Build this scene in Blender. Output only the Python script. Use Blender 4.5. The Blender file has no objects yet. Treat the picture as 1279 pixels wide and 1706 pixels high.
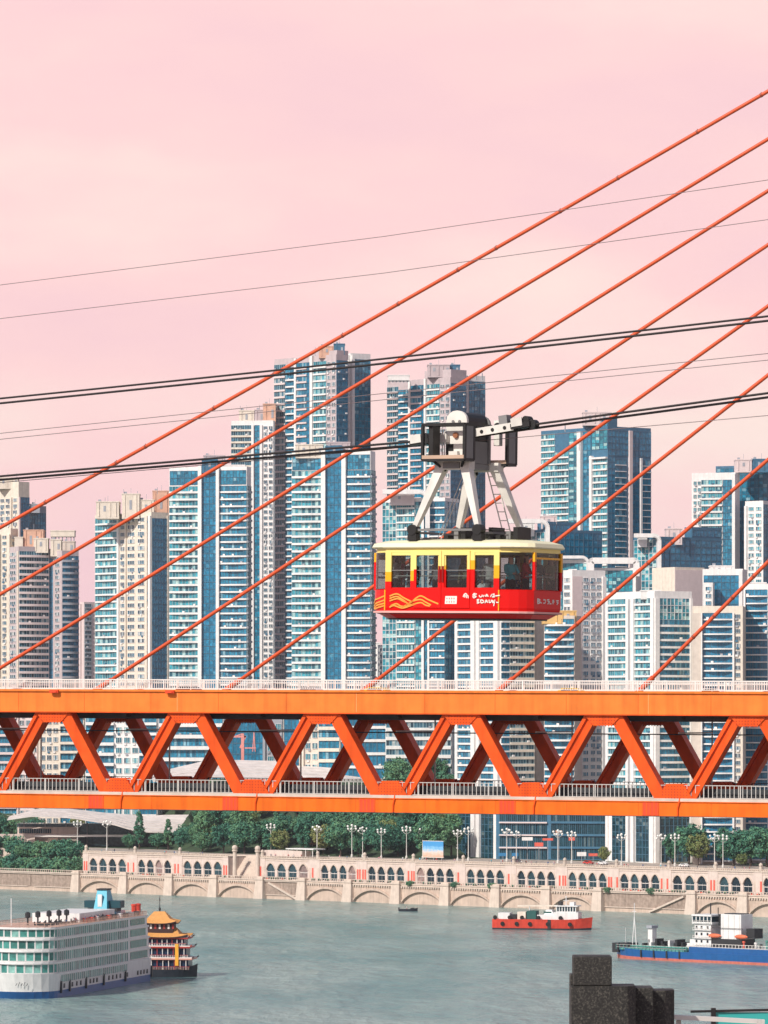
import bpy, bmesh, math, random
from mathutils import Vector, Matrix
R = math.radians
random.seed(7)
sc = bpy.context.scene
C = sc.collection
# ------------------------------------------------------------------ camera
F, CX, HY, H = 8000.0, 640.0, 1195.0, 75.0     # focal length and horizon in photo pixels, eye height in m
cam = bpy.data.cameras.new('camera'); co = bpy.data.objects.new('camera', cam); C.objects.link(co)
co.location = (0, 0, H); co.rotation_euler = (R(90), 0, 0)
cam.sensor_fit = 'HORIZONTAL'; cam.sensor_width = 36; cam.lens = 36 * F / 1279
cam.shift_y = (HY - 853) / 1279; cam.shift_x = (639.5 - CX) / 1279
cam.clip_start = 1; cam.clip_end = 60000
sc.camera = co
# ------------------------------------------------------------------ sky and sun
SUN_AZ = Vector((-0.66, -0.75)); SUN_EL = R(38)
w = bpy.data.worlds.new('World'); sc.world = w; w.use_nodes = True
nt = w.node_tree; nt.nodes.clear()
def N(t, nt=None, **kw):
    n = nt.nodes.new(t)
    for k, v in kw.items(): setattr(n, k, v)
    return n
tc = N('ShaderNodeTexCoord', nt); sep = N('ShaderNodeSeparateXYZ', nt)
nt.links.new(tc.outputs['Generated'], sep.inputs[0])
sky = N('ShaderNodeTexSky', nt, sky_type='NISHITA', sun_disc=False)
sky.sun_elevation = SUN_EL; sky.sun_rotation = math.atan2(SUN_AZ.x, SUN_AZ.y)
skym = N('ShaderNodeVectorMath', nt, operation='SCALE'); skym.inputs['Scale'].default_value = 0.10
nt.links.new(sky.outputs[0], skym.inputs[0])
mp = N('ShaderNodeMapping', nt); mp.inputs['Scale'].default_value = (7, 7, 21)
nt.links.new(tc.outputs['Generated'], mp.inputs[0])
nz = N('ShaderNodeTexNoise', nt); nz.inputs['Scale'].default_value = 1.3; nz.inputs['Detail'].default_value = 5; nz.inputs['Roughness'].default_value = 0.5
nt.links.new(mp.outputs[0], nz.inputs['Vector'])
cr = N('ShaderNodeValToRGB', nt)          # thin pink cloud veil: mauve thin parts, warm cream thick parts
e = cr.color_ramp.elements
e[0].position = 0.32; e[0].color = (0.93, 0.62, 0.66, 1)
e[1].position = 0.70; e[1].color = (1.0, 0.80, 0.73, 1)
m = e.new(0.50); m.color = (1.0, 0.675, 0.67, 1)
nt.links.new(nz.outputs['Fac'], cr.inputs[0])
rm = N('ShaderNodeMapRange', nt); rm.inputs[1].default_value = 0.15; rm.inputs[2].default_value = 0.36; rm.inputs[3].default_value = 1.0; rm.inputs[4].default_value = 0.08
nt.links.new(sep.outputs['Z'], rm.inputs[0])
mx = N('ShaderNodeMix', nt, data_type='RGBA')
nt.links.new(rm.outputs[0], mx.inputs[0]); nt.links.new(skym.outputs[0], mx.inputs[6]); nt.links.new(cr.outputs[0], mx.inputs[7])
bg = N('ShaderNodeBackground', nt); bg.inputs[1].default_value = 1.06
nt.links.new(mx.outputs[2], bg.inputs[0])
wo = N('ShaderNodeOutputWorld', nt); nt.links.new(bg.outputs[0], wo.inputs[0])
sl = bpy.data.lights.new('sun', 'SUN'); sl.energy = 4.5; sl.angle = R(0.6); sl.color = (1.0, 0.93, 0.84)
so = bpy.data.objects.new('sun', sl); C.objects.link(so)
ce = math.cos(SUN_EL)
so.rotation_euler = Vector((-SUN_AZ.x * ce, -SUN_AZ.y * ce, -math.sin(SUN_EL))).to_track_quat('-Z', 'Y').to_euler()
so.location = (-300, -200, 400)
vs = sc.view_settings; vs.view_transform = 'Standard'; vs.look = 'None'; vs.exposure = 0.0; vs.gamma = 1.0; vs.use_curve_mapping = False
# ------------------------------------------------------------------ materials
MATS = {}
def mat(name, col, rough=0.7, metal=0.0, var=0.12, scale=0.6, spec=0.3, bump=0.0, streak=0.0, obj_var=0.0, detail=4):
    """plain painted / stone material with uneven colour (weathering) in world metres"""
    if name in MATS: return MATS[name]
    m = bpy.data.materials.new(name); m.use_nodes = True; t = m.node_tree; b = t.nodes['Principled BSDF']
    b.inputs['Roughness'].default_value = rough; b.inputs['Metallic'].default_value = metal
    b.inputs['Specular IOR Level'].default_value = spec
    g = N('ShaderNodeNewGeometry', t)
    n = N('ShaderNodeTexNoise', t); n.inputs['Scale'].default_value = scale; n.inputs['Detail'].default_value = detail
    t.links.new(g.outputs['Position'], n.inputs['Vector'])
    r = N('ShaderNodeMapRange', t); r.inputs[1].default_value = 0.25; r.inputs[2].default_value = 0.75
    r.inputs[3].default_value = 1 - var; r.inputs[4].default_value = 1 + var * 0.6
    t.links.new(n.outputs['Fac'], r.inputs[0])
    fac = r.outputs[0]
    def mul(a, bsock):
        q = N('ShaderNodeMath', t, operation='MULTIPLY'); t.links.new(a, q.inputs[0]); t.links.new(bsock, q.inputs[1]); return q.outputs[0]
    if streak:
        mpn = N('ShaderNodeMapping', t); mpn.inputs['Scale'].default_value = (1.1, 1.1, 0.06)
        t.links.new(g.outputs['Position'], mpn.inputs[0])
        n2 = N('ShaderNodeTexNoise', t); n2.inputs['Scale'].default_value = 1.0; n2.inputs['Detail'].default_value = 6
        t.links.new(mpn.outputs[0], n2.inputs['Vector'])
        r2 = N('ShaderNodeMapRange', t); r2.inputs[1].default_value = 0.45; r2.inputs[2].default_value = 0.75; r2.inputs[3].default_value = 1; r2.inputs[4].default_value = 1 - streak
        t.links.new(n2.outputs['Fac'], r2.inputs[0]); fac = mul(fac, r2.outputs[0])
    if obj_var:
        oi = N('ShaderNodeObjectInfo', t)
        r3 = N('ShaderNodeMapRange', t); r3.inputs[3].default_value = 1 - obj_var; r3.inputs[4].default_value = 1 + obj_var
        t.links.new(oi.outputs['Random'], r3.inputs[0]); fac = mul(fac, r3.outputs[0])
    vm = N('ShaderNodeVectorMath', t, operation='SCALE'); vm.inputs[0].default_value = col[:3]
    t.links.new(fac, vm.inputs['Scale']); t.links.new(vm.outputs[0], b.inputs['Base Color'])
    if bump:
        bp = N('ShaderNodeBump', t); bp.inputs['Strength'].default_value = bump; bp.inputs['Distance'].default_value = 0.05
        t.links.new(n.outputs['Fac'], bp.inputs['Height']); t.links.new(bp.outputs[0], b.inputs['Normal'])
    MATS[name] = m
    return m
def glass(name, dark, mid, pale, pale_share=0.12, rough=0.12, spec=0.5):
    """tinted window glass, each pane its own depth of tint, some with pale curtains behind"""
    if name in MATS: return MATS[name]
    m = bpy.data.materials.new(name); m.use_nodes = True; t = m.node_tree; b = t.nodes['Principled BSDF']
    b.inputs['Roughness'].default_value = rough; b.inputs['Specular IOR Level'].default_value = spec
    oi = N('ShaderNodeObjectInfo', t); g = N('ShaderNodeNewGeometry', t)
    ad = N('ShaderNodeMath', t, operation='ADD'); t.links.new(oi.outputs['Random'], ad.inputs[0]); t.links.new(g.outputs['Random Per Island'], ad.inputs[1])
    fr = N('ShaderNodeMath', t, operation='FRACT'); t.links.new(ad.outputs[0], fr.inputs[0])
    c = N('ShaderNodeValToRGB', t); el = c.color_ramp.elements
    el[0].position = 0; el[0].color = (*dark, 1)
    el[1].position = 1; el[1].color = (*pale, 1)
    a = el.new(0.62); a.color = (*mid, 1); a = el.new(1 - pale_share); a.color = tuple(x * 1.25 for x in mid) + (1,)
    a = el.new(min(0.995, 1 - pale_share + 0.02)); a.color = tuple((x + y) / 2 for x, y in zip(mid, pale)) + (1,)
    t.links.new(fr.outputs[0], c.inputs[0])
    n = N('ShaderNodeTexNoise', t); n.inputs['Scale'].default_value = 0.9; n.inputs['Detail'].default_value = 3
    t.links.new(g.outputs['Position'], n.inputs['Vector'])
    r = N('ShaderNodeMapRange', t); r.inputs[1].default_value = 0.3; r.inputs[2].default_value = 0.7; r.inputs[3].default_value = 0.7; r.inputs[4].default_value = 1.3
    t.links.new(n.outputs['Fac'], r.inputs[0])
    vm = N('ShaderNodeVectorMath', t, operation='SCALE'); t.links.new(c.outputs[0], vm.inputs[0]); t.links.new(r.outputs[0], vm.inputs['Scale'])
    t.links.new(vm.outputs[0], b.inputs['Base Color'])
    MATS[name] = m
    return m
WHITE = mat('white_render', (0.80, 0.78, 0.76), 0.75, var=0.10, streak=0.12)
CREAM = mat('cream_render', (0.74, 0.66, 0.56), 0.8, var=0.12, streak=0.15)
BEIGE = mat('beige_render', (0.62, 0.54, 0.47), 0.8, var=0.12, streak=0.12)
MAUVE = mat('mauve_cladding', (0.52, 0.44, 0.45), 0.75, var=0.12, streak=0.1)
TAN = mat('tan_brick', (0.66, 0.40, 0.29), 0.85, var=0.15)
GREY = mat('grey_cladding', (0.34, 0.36, 0.40), 0.7, var=0.12)
PINK = mat('pink_render', (0.68, 0.57, 0.56), 0.8, var=0.08)
SLATE = mat('slate_blue_panel', (0.05, 0.16, 0.26), 0.45, var=0.2, spec=0.4)
OCHRE = mat('ochre_paint', (0.72, 0.46, 0.18), 0.7, var=0.1)
FRAMEW = mat('white_window_frame', (0.72, 0.72, 0.72), 0.5, var=0.06)
FRAMEB = mat('blue_window_frame', (0.06, 0.16, 0.24), 0.4, var=0.1)
FRAMET = mat('pale_teal_frame', (0.26, 0.40, 0.44), 0.45, var=0.08)
FRAMEG = mat('grey_window_frame', (0.30, 0.31, 0.33), 0.5, var=0.1)
G_TEAL = glass('teal_glass', (0.012, 0.09, 0.13), (0.035, 0.27, 0.34), (0.42, 0.60, 0.58), 0.22)
G_BLUE = glass('blue_glass', (0.012, 0.115, 0.19), (0.022, 0.21, 0.33), (0.26, 0.45, 0.52), 0.10)
G_DEEP = glass('deep_blue_glass', (0.012, 0.135, 0.235), (0.015, 0.18, 0.31), (0.09, 0.32, 0.45), 0.03)
G_DARK = glass('dark_room_glass', (0.012, 0.035, 0.055), (0.03, 0.12, 0.18), (0.46, 0.50, 0.50), 0.20)
G_SHOP = glass('shop_glass', (0.005, 0.026, 0.038), (0.010, 0.05, 0.068), (0.12, 0.17, 0.18), 0.08)
# ------------------------------------------------------------------ mesh helpers
class MB:
    def __init__(s): s.v = []; s.f = []; s.m = []; s.mats = []
    def mi(s, mt):
        if mt not in s.mats: s.mats.append(mt)
        return s.mats.index(mt)
    def add(s, vs_, fs, mt):
        o = len(s.v); s.v += [tuple(p) for p in vs_]; i = s.mi(mt)
        for f in fs: s.f.append([o + k for k in f]); s.m.append(i)
    def box(s, x0, x1, y0, y1, z0, z1, mt):
        s.add([(x0,y0,z0),(x1,y0,z0),(x1,y1,z0),(x0,y1,z0),(x0,y0,z1),(x1,y0,z1),(x1,y1,z1),(x0,y1,z1)],
              [(0,3,2,1),(4,5,6,7),(0,1,5,4),(1,2,6,5),(2,3,7,6),(3,0,4,7)], mt)
    def prism(s, pts, z0, z1, mt, cap=None):
        n = len(pts); vs_ = [(p[0], p[1], z0) for p in pts] + [(p[0], p[1], z1) for p in pts]
        s.add(vs_, [(i, (i + 1) % n, n + (i + 1) % n, n + i) for i in range(n)], mt)
        s.add(vs_, [tuple(range(n, 2 * n)), tuple(range(n - 1, -1, -1))], cap or mt)
    def plate(s, pts, y0, y1, mt):
        """polygon in the xz plane, thickness along y"""
        n = len(pts); vs_ = [(p[0], y0, p[1]) for p in pts] + [(p[0], y1, p[1]) for p in pts]
        s.add(vs_, [(i, (i + 1) % n, n + (i + 1) % n, n + i) for i in range(n)] + [tuple(range(n - 1, -1, -1)), tuple(range(n, 2 * n))], mt)
    def tube(s, pts, r, mt, seg=8, taper=None):
        pts = [Vector(p) for p in pts]; rings = []
        for i, p in enumerate(pts):
            d = (pts[min(i + 1, len(pts) - 1)] - pts[max(i - 1, 0)]).normalized()
            a = d.cross(Vector((0, 0, 1)));
            if a.length < 1e-3: a = Vector((1, 0, 0))
            a.normalize(); b = a.cross(d); rr = taper[i] if taper else r
            rings.append([p + rr * (a * math.cos(2 * math.pi * k / seg) + b * math.sin(2 * math.pi * k / seg)) for k in range(seg)])
        vs_ = [q for ring in rings for q in ring]; fs = []
        for i in range(len(rings) - 1):
            for k in range(seg):
                fs.append((i * seg + k, i * seg + (k + 1) % seg, (i + 1) * seg + (k + 1) % seg, (i + 1) * seg + k))
        fs.append(tuple(range(seg))); fs.append(tuple(range(len(vs_) - 1, len(vs_) - seg - 1, -1)))
        s.add(vs_, fs, mt)
    def bar(s, p, q, wd, dp, mt, side=Vector((0, 1, 0))):
        """box member from p to q, width wd across in plane, depth dp along side"""
        p = Vector(p); q = Vector(q); d = (q - p).normalized(); a = d.cross(side).normalized() * wd / 2; b = side.normalized() * dp / 2
        s.add([p - a - b, p + a - b, p + a + b, p - a + b, q - a - b, q + a - b, q + a + b, q - a + b],
              [(0,3,2,1),(4,5,6,7),(0,1,5,4),(1,2,6,5),(2,3,7,6),(3,0,4,7)], mt)
    def ball(s, c, r, mt, seg=8, rings=6, sc_=(1, 1, 1)):
        vs_ = []; fs = []
        for i in range(rings + 1):
            th = math.pi * i / rings
            for k in range(seg):
                ph = 2 * math.pi * k / seg
                vs_.append((c[0] + r * sc_[0] * math.sin(th) * math.cos(ph), c[1] + r * sc_[1] * math.sin(th) * math.sin(ph), c[2] + r * sc_[2] * math.cos(th)))
        for i in range(rings):
            for k in range(seg):
                fs.append((i * seg + k, (i + 1) * seg + k, (i + 1) * seg + (k + 1) % seg, i * seg + (k + 1) % seg))
        s.add(vs_, fs, mt)
    def lathe(s, c, prof, mt, seg=10):
        vs_ = [(c[0] + r * math.cos(2 * math.pi * k / seg), c[1] + r * math.sin(2 * math.pi * k / seg), c[2] + z) for r, z in prof for k in range(seg)]
        fs = [(i * seg + k, i * seg + (k + 1) % seg, (i + 1) * seg + (k + 1) % seg, (i + 1) * seg + k) for i in range(len(prof) - 1) for k in range(seg)]
        s.add(vs_, fs, mt)
    def mesh(s, name='mesh', smooth=False):
        me = bpy.data.meshes.new(name); me.from_pydata(s.v, [], s.f)
        for mt in s.mats: me.materials.append(mt)
        me.polygons.foreach_set('material_index', s.m)
        if smooth: me.polygons.foreach_set('use_smooth', [True] * len(s.f))
        me.update()
        bm = bmesh.new(); bm.from_mesh(me); bmesh.ops.recalc_face_normals(bm, faces=bm.faces); bm.to_mesh(me); bm.free()
        return me
    def build(s, name, parent=None, smooth=False, mw=None):
        return link(name, s.mesh(name, smooth), parent, mw)
def link(name, me, parent=None, mw=None):
    o = bpy.data.objects.new(name, me); C.objects.link(o)
    if parent is not None: o.parent = parent
    if mw is not None: o.matrix_basis = mw
    return o
def tag(o, label=None, cat=None, group=None, kind=None):
    if label: o['label'] = label
    if cat: o['category'] = cat
    if group: o['group'] = group
    if kind: o['kind'] = kind
    return o
def thing(name, label, cat, loc=(0, 0, 0), rz=0.0, group=None):
    o = bpy.data.objects.new(name, None); C.objects.link(o); o.location = loc; o.rotation_euler = (0, 0, rz)
    o.empty_display_size = 0.5
    return tag(o, label, cat, group)
def at(px, py, D): return Vector(((px - CX) * D / F, D, H - (py - HY) * D / F))
def copy_tree(o, parent=None):
    c = o.copy(); C.objects.link(c)
    if parent is not None: c.parent = parent
    for ch in list(o.children): copy_tree(ch, c)
    return c
# bank line in plan: water's edge on the far side
BP = Vector((-168.0, 2098.0)); BE = Vector((144.0, 1802.0)); BD = (BE - BP).normalized(); BN = Vector((-BD.y, BD.x))
BROT = math.atan2(BD.y, BD.x)
def bank_s(px, t=0.0):
    k = (px - CX) / F; p = BP + BN * t
    return (k * p.y - p.x) / (BD.x - k * BD.y)
def bank(s, t, z=0.0):
    p = BP + BD * s + BN * t; return Vector((p.x, p.y, z))
def bank_D(px): s = bank_s(px); return BP.y + BD.y * s
def sst(a, b, x):
    x = max(0.0, min(1.0, (x - a) / (b - a))); return x * x * (3 - 2 * x)
LZ = 17.45
def land_z(X, Y):
    t = (Vector((X, Y)) - BP).dot(BN); px = CX + F * X / Y
    m = 1 - sst(728, 768, px)
    q = 1 - sst(290, 345, px)                    # the hall at left stands on a lower shelf
    return LZ + m * sst(24 + 70 * q, 100 + 55 * q, t) * 30
# ---- bodies of people: one continuous skinned surface each
SKIN = mat('skin', (.55, .33, .24), .6); HAIR = mat('dark_hair', (.015, .012, .012), .6)
def body_mesh(pose):
    J = {'pel': (0, 0, .95), 'ch': (0, .0, 1.28), 'nk': (0, -.01, 1.47), 'hd': (0, -.03, 1.60), 'tp': (0, -.03, 1.72),
         'ls': (.19, 0, 1.41), 'rs': (-.19, 0, 1.41), 'lh': (.10, 0, .90), 'rh': (-.10, 0, .90), 'lk': (.11, -.02, .50), 'rk': (-.11, -.02, .50), 'lf': (.11, .0, .08), 'rf': (-.11, 0, .08), 'lt': (.12, -.17, .04), 'rt': (-.12, -.17, .04)}
    if pose == 'hold': J.update(le=(.24, -.10, 1.16), re=(-.24, -.10, 1.16), lw=(.12, -.32, 1.14), rw=(-.12, -.32, 1.14))
    elif pose == 'up': J.update(le=(.28, -.05, 1.60), re=(-.25, 0, 1.14), lw=(.22, -.05, 1.85), rw=(-.24, -.12, .92))
    else: J.update(le=(.25, .03, 1.14), re=(-.25, .03, 1.14), lw=(.25, -.08, .90), rw=(-.25, -.08, .90))
    J['lhn'] = tuple(Vector(J['lw']) + (Vector(J['lw']) - Vector(J['le'])) * .35); J['rhn'] = tuple(Vector(J['rw']) + (Vector(J['rw']) - Vector(J['re'])) * .35)
    if pose == 'walk': J.update(lk=(.11, -.16, .52), lf=(.11, -.22, .08), lt=(.12, -.38, .06), rf=(-.11, .22, .12), rt=(-.12, .08, .04))
    E = [('pel', 'ch'), ('ch', 'nk'), ('nk', 'hd'), ('hd', 'tp'), ('ch', 'ls'), ('ls', 'le'), ('le', 'lw'), ('lw', 'lhn'), ('ch', 'rs'), ('rs', 're'), ('re', 'rw'), ('rw', 'rhn'), ('pel', 'lh'), ('lh', 'lk'), ('lk', 'lf'), ('lf', 'lt'), ('pel', 'rh'), ('rh', 'rk'), ('rk', 'rf'), ('rf', 'rt')]
    rad = dict(pel=.145, ch=.15, nk=.06, hd=.098, tp=.075, ls=.07, rs=.07, le=.05, re=.05, lw=.036, rw=.036, lhn=.038, rhn=.038, lh=.095, rh=.095, lk=.065, rk=.065, lf=.05, rf=.05, lt=.04, rt=.04)
    ks_ = list(J); me = bpy.data.meshes.new('person'); me.from_pydata([J[k] for k in ks_], [(ks_.index(a), ks_.index(c)) for a, c in E], [])
    o = bpy.data.objects.new('person_tmp', me); C.objects.link(o); md = o.modifiers.new('skin', 'SKIN')
    for i, k in enumerate(ks_): me.skin_vertices[0].data[i].radius = (rad[k], rad[k] * (.8 if k in ('ch', 'pel') else 1)); me.skin_vertices[0].data[i].use_root = (k == 'pel')
    sd = o.modifiers.new('sub', 'SUBSURF'); sd.levels = 1; sd.render_levels = 1
    dg = bpy.context.evaluated_depsgraph_get(); res = bpy.data.meshes.new_from_object(o.evaluated_get(dg)); bpy.data.objects.remove(o); bpy.data.meshes.remove(me)
    res.materials.clear()
    for _ in range(4): res.materials.append(SKIN)
    hw = [Vector(J['lhn']), Vector(J['rhn'])]
    for p in res.polygons:
        c = p.center; k = 1
        if c.z > 1.47: k = 3 if (c.z > 1.67 or c.y > .0) else 0
        elif min((c - q).length for q in hw) < .10: k = 0
        elif c.z < .97 and min((c - q).length for q in hw) > .12: k = 2
        p.material_index = k; p.use_smooth = True
    return res
POSES = {q: body_mesh(q) for q in ('stand', 'hold', 'up', 'walk')}      # made first, while the scene is still empty
# ------------------------------------------------------------------ river, far land, near bank
def water_material():
    m = bpy.data.materials.new('river_water'); m.use_nodes = True; t = m.node_tree; b = t.nodes['Principled BSDF']
    g = N('ShaderNodeNewGeometry', t)
    mp = N('ShaderNodeMapping', t); mp.inputs['Rotation'].default_value = (0, 0, R(12)); mp.inputs['Scale'].default_value = (0.10, 0.035, 1)
    t.links.new(g.outputs['Position'], mp.inputs[0])
    n0 = N('ShaderNodeTexNoise', t); n0.inputs['Scale'].default_value = 0.28; n0.inputs['Detail'].default_value = 6; n0.inputs['Roughness'].default_value = 0.62
    t.links.new(mp.outputs[0], n0.inputs['Vector'])
    cr = N('ShaderNodeValToRGB', t); e = cr.color_ramp.elements
    e[0].position = 0.36; e[0].color = (0.10, 0.23, 0.225, 1); e[1].position = 0.64; e[1].color = (0.27, 0.365, 0.335, 1)
    t.links.new(n0.outputs['Fac'], cr.inputs[0]); t.links.new(cr.outputs[0], b.inputs['Base Color'])
    b.inputs['Roughness'].default_value = 0.22; b.inputs['Specular IOR Level'].default_value = 0.22
    def wave(sx, sy, det, rot):
        q = N('ShaderNodeMapping', t); q.inputs['Scale'].default_value = (sx, sy, 1); q.inputs['Rotation'].default_value = (0, 0, R(rot))
        t.links.new(g.outputs['Position'], q.inputs[0])
        z = N('ShaderNodeTexNoise', t); z.inputs['Scale'].default_value = 1; z.inputs['Detail'].default_value = det; z.inputs['Roughness'].default_value = 0.6
        t.links.new(q.outputs[0], z.inputs['Vector']); return z.outputs['Fac']
    w1 = wave(0.20, 0.075, 5, 8); w2 = wave(0.035, 0.012, 3, -6)
    a = N('ShaderNodeMath', t, operation='MULTIPLY_ADD'); t.links.new(w2, a.inputs[0]); a.inputs[1].default_value = 2.2; t.links.new(w1, a.inputs[2])
    bp = N('ShaderNodeBump', t); bp.inputs['Strength'].default_value = 1.0; bp.inputs['Distance'].default_value = 2.4
    t.links.new(a.outputs[0], bp.inputs['Height']); t.links.new(bp.outputs[0], b.inputs['Normal'])
    return m
WATER = water_material()
b = MB(); b.add([(-3500, 150, 0), (3500, 150, 0), (3500, 5200, 0), (-3500, 5200, 0)], [(0, 1, 2, 3)], WATER)
tag(b.build('river'), kind='structure')
GROUND = mat('planted_ground', (0.045, 0.075, 0.04), 0.95, var=0.4, scale=0.15)
PAVE = mat('promenade_paving', (0.42, 0.36, 0.31), 0.85, var=0.15)
ss = [-2000, -1200, -600, -300, -150] + list(range(-80, 560, 12)) + [600, 700, 900, 1300, 2000]
ts = [14, 20, 26, 34, 42, 50, 58, 66, 74, 82, 90, 100, 120, 150, 200, 300, 500, 900, 1600, 2500]
vv = []; ff = []
for tt in ts:
    for s_ in ss:
        p = bank(s_, tt); z = land_z(p.x, p.y) if -100 < s_ < 600 else LZ + (30 if (s_ < 0 and tt > 60) else 0)
        vv.append((p.x, p.y, z))
for j in range(len(ts) - 1):
    for i in range(len(ss) - 1):
        a = j * len(ss) + i; ff.append((a, a + 1, a + 1 + len(ss), a + len(ss)))
me = bpy.data.meshes.new('far_bank_ground'); me.from_pydata(vv, [], ff); me.materials.append(GROUND); me.update()
tag(link('far_bank_ground', me), kind='structure')
# near bank: terrace below the camera, hillside down to the water
b = MB()
prof = [(-400, 55.2), (66, 55.2), (66.1, 52), (150, 34), (205, 2), (206, -2)]
vv = [(x, y, z) for y, z in prof for x in (-2500, 2500)]
b.add(vv, [(2 * i, 2 * i + 1, 2 * i + 3, 2 * i + 2) for i in range(len(prof) - 1)], mat('terrace_concrete', (0.25, 0.24, 0.22), 0.9, var=0.2))
tag(b.build('near_bank_ground'), kind='structure')
# ------------------------------------------------------------------ tower kit
UM = {}
def unit_window(kind, frame, pane):
    """1 x 1 window, outward is -y: frame ring with recessed pane and mullions"""
    k = (kind, frame.name, pane.name)
    if k in UM: return UM[k]
    b = MB(); fx, fz, d = {'w': (.045, .05, .30), 'c': (.035, .035, .2), 's': (.07, .05, .35)}[kind]
    nm = {'w': 3, 'c': 2, 's': 0}[kind]; nv = 2 if kind == 'c' else 1
    def q(x0, x1, z0, z1, y, mt): b.add([(x0, y, z0), (x1, y, z0), (x1, y, z1), (x0, y, z1)], [(0, 1, 2, 3)], mt)
    if nm == 0: q(fx, 1 - fx, fz, 1 - fz, -d, pane)
    else:
        for i in range(nm):      # each light its own pane
            for j in range(nv): q(fx + (1 - 2 * fx) * i / nm, fx + (1 - 2 * fx) * (i + 1) / nm, fz + (1 - 2 * fz) * j / nv, fz + (1 - 2 * fz) * (j + 1) / nv, -d, pane)
    for x0, x1, z0, z1 in ((0, 1, 0, fz), (0, 1, 1 - fz, 1), (0, fx, fz, 1 - fz), (1 - fx, 1, fz, 1 - fz)): q(x0, x1, z0, z1, -1, frame)
    for i in range(1, nm):
        x = fx + (1 - 2 * fx) * i / nm; b.box(x - .022, x + .022, -.85, -d, fz, 1 - fz, frame)
    O = [(0, 0), (1, 0), (1, 1), (0, 1)]; I = [(fx, fz), (1 - fx, fz), (1 - fx, 1 - fz), (fx, 1 - fz)]
    for i in range(4):
        a, c = O[i], O[(i + 1) % 4]; b.add([(a[0], -1, a[1]), (c[0], -1, c[1]), (c[0], 0, c[1]), (a[0], 0, a[1])], [(0, 1, 2, 3)], frame)
        a, c = I[i], I[(i + 1) % 4]; b.add([(a[0], -1, a[1]), (a[0], -d, a[1]), (c[0], -d, c[1]), (c[0], -1, c[1])], [(0, 1, 2, 3)], frame)
    me = bpy.data.meshes.new('window'); me.from_pydata(b.v, [], b.f)
    for mt in b.mats: me.materials.append(mt)
    me.polygons.foreach_set('material_index', b.m); me.update()
    UM[k] = me; return me
def unit_slab(kind, mt):
    k = ('slab', kind, mt.name)
    if k in UM: return UM[k]
    b = MB()
    if kind == 'bow':
        pts = [(0, 0)] + [(i / 8, -(0.30 + 0.70 * math.sin(math.pi * i / 8))) for i in range(9)] + [(1, 0)]
        b.prism(pts, 0, 1, mt)
    else: b.box(0, 1, -1, 0, 0, 1, mt)
    me = b.mesh('slab'); UM[k] = me; return me
def frame_m(o, u, n, wd, dp, ht):
    return Matrix(((u.x * wd, -n.x * dp, 0, o.x), (u.y * wd, -n.y * dp, 0, o.y), (0, 0, ht, o.z), (0, 0, 0, 1)))
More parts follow.
